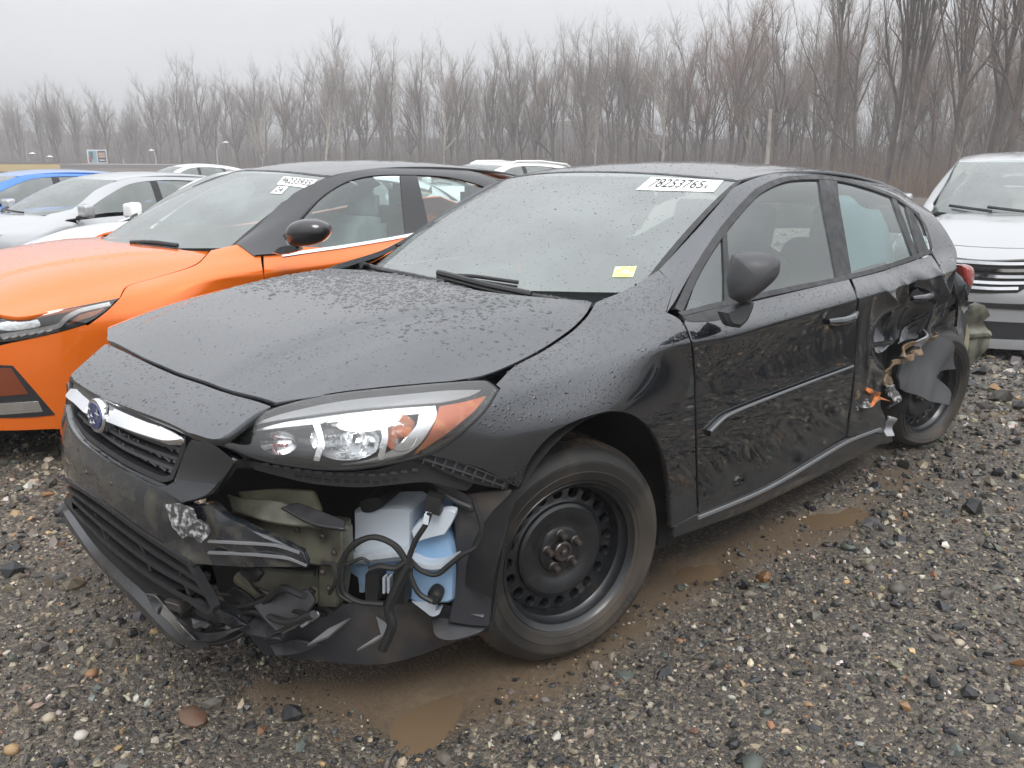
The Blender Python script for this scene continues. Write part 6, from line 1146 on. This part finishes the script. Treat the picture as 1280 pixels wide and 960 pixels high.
# front rank follows the skyline; ranks behind fill it in
x = -70.
while x < 1360:
    d = dline(x)+TG.uniform(-3, 3); k = int(TG.integers(0, 7)); tall = (208-top(x))/1047*d*TG.uniform(.86, 1.04)+1; plant(x, d, tall/(HP[k]*.97), k, tw=m_twig2 if x > 820 and TG.uniform() < .5 else None, bark=m_bark2 if TG.uniform() < .14 else None); x += TG.uniform(17, 36)*(1+.5*(x > 900))
for rank, (dd, st) in enumerate(((8, 38), (18, 38), (32, 36))):
    x = -90.
    while x < 1370:
        d = dline(x)+dd+TG.uniform(-4, 4); k = int(TG.integers(0, 7)); tall = (208-top(x))/1047*d*TG.uniform(.66, .95)-hill(*spot(x, d))*.7; plant(x, d, max(tall, 7)/(HP[k]*.97), k); x += TG.uniform(.6, 1.4)*st
for px, d, s, k, lb in ((1075, 43, 1.15, 3, 'tall dark tree left of a close twin, right of the middle of the wood'), (1095, 42, 1.2, 1, 'tall dark tree right of its close twin, behind the hatchback tail'), (1190, 36, 1.1, 3, 'big near tree over the windscreen of the silver utility vehicle'), (1215, 35, 1.15, 6, 'big near tree just right of the windscreen pillar of the silver utility vehicle'), (1150, 40, 1.1, 4, 'big tree over the left mirror of the silver utility vehicle'), (1255, 33, 1.1, 1, 'nearest thick trunked tree at the right edge'), (1010, 50, 1.15, 6, 'tall dark tree over the front door of the black hatchback')): plant(px, d, s, k, lb, None, sxy=.68)
plant(345, 99, .62, 2, 'pale barked leafless tree standing out whitish, left of the middle', None, m_bark2, m_bark2)
plant(733, 79, .60, 3, 'slim tree with a pale straight trunk above the roof of the black hatchback', None, None, m_bark2, .8)
p = spot(935, 60); q = MB().tube([(p[0], p[1], -.8), (p[0]+.05, p[1], 2.5), (p[0], p[1]+.05, 5.0)], [.17, .15, .11], 9).build('dead_trunk', m_bark2); tag(q, 'pale dead trunk without branches standing before the wood', 'tree')
# hillside under the trees, brush at the foot of them
hx_ = np.r_[np.linspace(-40, 300, 70)]; hv = []; hf = []; npx, nd_ = 60, 26
for px in np.linspace(-500, 1700, npx):
    for dd in np.linspace(-14, 130, nd_): d = max(10, dline(px)+dd); p = spot(px, d); hv.append((p[0], p[1], hill(p[0], p[1])-.62+(0 if dd > -14 else -.1)))
hf = [(i*nd_+j, i*nd_+j+1, (i+1)*nd_+j+1, (i+1)*nd_+j) for i in range(npx-1) for j in range(nd_-1)]
hl = mesh('hillside', hv, hf, M('leaf_litter', lin((94, 84, 80)), .95, var=(.4, lin((76, 70, 68)), .35, .7))); hl.data.flip_normals(); hl['kind'] = 'structure'
def brush(name, n, dd0, dd1, h0, h1, mat, x0=-120, x1=1400, seed=1):
    g = np.random.default_rng(seed); px = g.uniform(x0, x1, n); d = dline(px)+g.uniform(dd0, dd1, n); P = np.array([spot(a, b) for a, b in zip(px, d)]); z = hill(P[:, 0], P[:, 1])-.7; h = g.uniform(h0, h1, n)*g.uniform(.5, 1, n); r = g.uniform(.008, .03, n)
    lean = g.normal(0, .22, (n, 2))*h[:, None]; V = np.zeros((n, 9, 3))
    for i, f in enumerate((0, .5, 1)):
        for k in range(3):
            a = k*2.094; V[:, i*3+k, 0] = P[:, 0]+lean[:, 0]*f**1.5+r*(1-f*.8)*math.cos(a); V[:, i*3+k, 1] = P[:, 1]+lean[:, 1]*f**1.5+r*(1-f*.8)*math.sin(a); V[:, i*3+k, 2] = z+h*f
    Fq = np.array([(i*3+k, i*3+(k+1) % 3, i*3+3+(k+1) % 3, i*3+3+k) for i in range(2) for k in range(3)]); o = npmesh(name, V.reshape(-1, 3), (np.arange(n)[:, None, None]*9+Fq[None]).reshape(-1, 4), mat); o['kind'] = 'stuff'
brush('brushwood', 12000, -6, 14, 1.5, 5.5, M('brush_stems', lin((104, 92, 86)), .95, var=(.2, lin((122, 106, 94)), .4, .65))); brush('far_wood', 12000, 12, 60, 4, 10, M('far_stems', lin((96, 86, 82)), .95), seed=2); brush('dry_reeds', 4000, -7, 0, .8, 3.2, M('reed_stems', lin((134, 112, 94)), .95), 760, 1400, 3)
# ------------------------------------------------------------------ low building, billboard, lamp posts, poles at the left
def at2(px, py, d): q = (px-640)/FPX; o, dr = FW.ray(px, py); return o+dr*(d/np.hypot(dr[0], dr[1]))
bd_ = empty('building', None, 'long low building with a pale yellow fascia at the far left', 'building'); A = at2(-60, 214, 62); B = at2(72, 214, 68); B2 = at2(70, 214, 74); C2 = at2(118, 214, 90)
def wallbox(a, b, z0, z1, dep, nm, mt, par, off=0.):
    a = np.array(a[:2]); b = np.array(b[:2]); t = (b-a)/np.linalg.norm(b-a); n = np.array([-t[1], t[0]]); n = n if n @ HL2 > 0 else -n; a = a-n*off; b = b-n*off; c, d = b+n*dep, a+n*dep
    V = [(*q, z) for z in (z0, z1) for q in (a, b, c, d)]; return mesh(nm, V, [(0,1,2,3)[::-1], (4,5,6,7), (0,1,5,4), (1,2,6,5), (2,3,7,6), (3,0,4,7)], mt, par, False)
m_fascia = M('yellow_fascia', lin((206, 186, 140)), .7); m_wall = M('grey_wall', lin((140, 134, 130)), .8, var=(.5, lin((120, 114, 110)), .4, .7)); m_roof = M('grey_roof', lin((120, 116, 116)), .8)
wallbox(A, B, -.8, .55, 9, 'wall', m_wall, bd_); wallbox(A, B, .55, 1.0, 9.4, 'fascia', m_fascia, bd_, .25); wallbox(A, B, 1.0, 1.2, 9.4, 'roof', m_roof, bd_, .1)
for k in range(5): a = A+(B-A)*(k*.2+.05); b_ = A+(B-A)*(k*.2+.14); wallbox(a, b_, -.4, .4, .1, 'window', m_farglass if False else m_dark, bd_, .04)
be = empty('building', None, 'grey flat roofed annex right of the yellow fronted building', 'building'); wallbox(B2, C2, -.8, .7, 8, 'wall', m_wall, be); wallbox(B2, C2, .7, .98, 8.4, 'roof', m_roof, be, .25)
for k in range(3): a = B2+(C2-B2)*(k*.3+.1); b_ = B2+(C2-B2)*(k*.3+.25); wallbox(a, b_, -.4, .5, .1, 'window', m_dark, be, .04)
bb_ = empty('billboard', None, 'billboard with a teal and a dark panel above the low buildings', 'billboard'); P0, P1 = at2(110, 204, 95), at2(134.5, 203, 95); u = P1-P0; L_ = np.linalg.norm(u[:2]); zb, zt = P0[2], at2(110, 187, 95)[2]
wallbox(P0, P1, zb, zt, .5, 'board', M('board_white', lin((205, 208, 212)), .6), bb_)
def onb(u0, u1, v0, v1, nm, mt, off): wallbox(P0+u*u0, P0+u*u1, zb+(zt-zb)*v0, zb+(zt-zb)*v1, .04, nm, mt, bb_, off)
onb(.06, .48, .08, .92, 'poster', M('poster_teal', lin((122, 156, 164)), .6), .03); onb(.53, .95, .08, .92, 'poster', M('poster_navy', lin((52, 54, 72)), .6), .03); onb(.06, .2, .08, .45, 'poster_figure', M('poster_red', lin((150, 72, 66)), .6), .06); onb(.12, .3, .3, .85, 'poster_figure', M('poster_shade', lin((70, 88, 96)), .6), .05)
for v in (.62, .42): onb(.57, .91, v, v+.17, 'poster_line', M('poster_tan', lin((176, 150, 130)), .6), .06)
onb(.6, .88, .18, .28, 'poster_line', M('poster_white', lin((190, 190, 196)), .6), .06)
for q in (.25, .75): c = P0+u*q; MB().tube([(c[0]+.3, c[1]+.3, -.8), (c[0]+.3, c[1]+.3, zb+.2)], .16, 8).build('post', m_roof, bb_)
m_pole = M('pole_grey', lin((168, 168, 170)), .5, .3)
def lamp(px, py, d, label, arm):
    t_ = at2(px, py, d); r = empty('street_lamp', None, label, 'street lamp', None); r.location = (t_[0], t_[1], -.8); h_ = t_[2]+.8; a = np.array([*(RT2*arm), 0]); MB().tube([(0, 0, 0), (0, 0, h_-.5)], [.09, .06], 8).build('pole', m_pole, r); MB().tube([(0, 0, h_-.55), a*.5+[0, 0, h_-.1], a+[0, 0, h_]], .045, 6).build('arm', m_pole, r); MB().lathe([(.001, .1), (.12, .06), (.28, 0), (.22, -.06), (.001, -.08)], 12, a*1.1+[0, 0, h_], (0, 0, 1)).build('lamp_head', M('lamp_head', lin((215, 215, 215)), .4), r)
lamp(270, 178, 78, 'grey street lamp with a curved arm left of the middle', .75); lamp(194, 188, 84, 'leaning grey lamp post right of the billboard', -.3); lamp(35, 192, 74, 'small lamp over the yellow fronted building', .3); lamp(57, 196, 76, 'small lamp between the two low buildings', .3)
def pole(px, py, d, label, r_=.12): t_ = at2(px, py, d); q = MB().tube([(t_[0], t_[1], -.8), (t_[0], t_[1], t_[2])], [r_, r_*.7], 8).build('pole', m_pole); tag(q, label, 'pole')
pole(154, 199, 88, 'thin grey pole between the billboard and the leaning lamp', .08)
# ------------------------------------------------------------------ rain beads on the upper panels of the black car
def beads(parent_panel, n, r0, weight=None, seed=1, maxr=.006, mat=None):
    g = np.random.default_rng(seed); me = parent_panel.data; V = np.array([v.co for v in me.vertices]); T = []
    for p in me.polygons:
        if p.normal.z > .2: T += [(p.vertices[0], p.vertices[i], p.vertices[i+1]) for i in range(1, len(p.vertices)-1)]
    T = np.array(T); A, B, C = V[T[:, 0]], V[T[:, 1]], V[T[:, 2]]; nn = np.cross(B-A, C-A); ar = np.linalg.norm(nn, axis=1); nn /= ar[:, None]+1e-12
    w = ar*(weight((A+B+C)/3) if weight else 1); i = g.choice(len(T), n, p=w/w.sum()); a = g.uniform(size=(n, 2)); f = a.sum(1) > 1; a[f] = 1-a[f]
    P = A[i]+(B-A)[i]*a[:, :1]+(C-A)[i]*a[:, 1:]; N_ = nn[i]; r = np.minimum(.85*r0*np.exp(g.normal(0, .38, n)), maxr)
    u = np.cross(N_, [.3, .9, .1]); u /= np.linalg.norm(u, axis=1)[:, None]; v = np.cross(N_, u); th = g.uniform(0, 6.28, n); e = g.uniform(.75, 1.45, n)
    out = [P+N_*(r*.36)[:, None]]
    for rr, hh in ((.62, .25), (1., -.03)):
        for k in range(7):
            t = k*2*math.pi/7+th; wob = 1+.18*np.sin(3*t+r*9000); out.append(P+(u*np.cos(t)[:, None]*e[:, None]+v*np.sin(t)[:, None]/e[:, None])*(r*rr*wob)[:, None]+N_*(r*hh)[:, None])
    VV = np.stack(out, 1); F = np.array([(0, 1+k, 1+(k+1) % 7) for k in range(7)]+[t for k in range(7) for t in ((1+k, 8+k, 8+(k+1) % 7), (1+k, 8+(k+1) % 7, 1+(k+1) % 7))])
    o = npmesh('raindrops', VV.reshape(-1, 3), (np.arange(n)[:, None, None]*15+F[None]).reshape(-1, 3), mat or m_bead, None, True, parent_panel); o['kind'] = 'stuff'
patch = lambda c: np.exp(-(((c[:, 0]+.12)/.22)**4+((c[:, 1]+.02)/.52)**4))
beads(hood, 2700, .0048, lambda c: patch(c)+.0, 1, .011); beads(hood, 2600, .0019, lambda c: .35+(c[:, 1] < -.3)*1.2, 2); beads(nose, 450, .0024, None, 3); beads(fender, 3600, .0021, lambda c: (c[:, 2] > .6), 4); beads(roof, 900, .0028, None, 5); beads(side_frame, 800, .0022, None, 6); beads(fdoor, 600, .0022, lambda c: c[:, 2] > .84, 7); beads(rdoor, 300, .0024, lambda c: c[:, 2] > .9, 8); beads(quarter, 160, .0028, None, 9); beads(screen, 1700, .0019, None, 10); beads(cowl, 300, .003, None, 11); beads(lip, 120, .0022, None, 12)
beads(bpy.data.objects['hood.001'], 900, .0032, None, 21, .006, m_orange) if 'hood.001' in bpy.data.objects and bpy.data.objects['hood.001'].parent == oc else None
# ------------------------------------------------------------------ air
def haze_box(dens):
    lo, hi = (-30, -60, -2.2), (240, 240, 24.0); o = MB().box(lo, hi).build('haze', None, None, False); m = bpy.data.materials.new('haze'); m.use_nodes = True; t = m.node_tree; t.nodes.clear(); v = t.nodes.new('ShaderNodeVolumePrincipled'); v.inputs['Color'].default_value = (.96, .965, .98, 1); v.inputs['Density'].default_value = dens; v.inputs['Anisotropy'].default_value = .2; oo = t.nodes.new('ShaderNodeOutputMaterial'); t.links.new(v.outputs[0], oo.inputs['Volume']); o.data.materials.append(m); o['kind'] = 'stuff'; return o
haze_box(.0027)
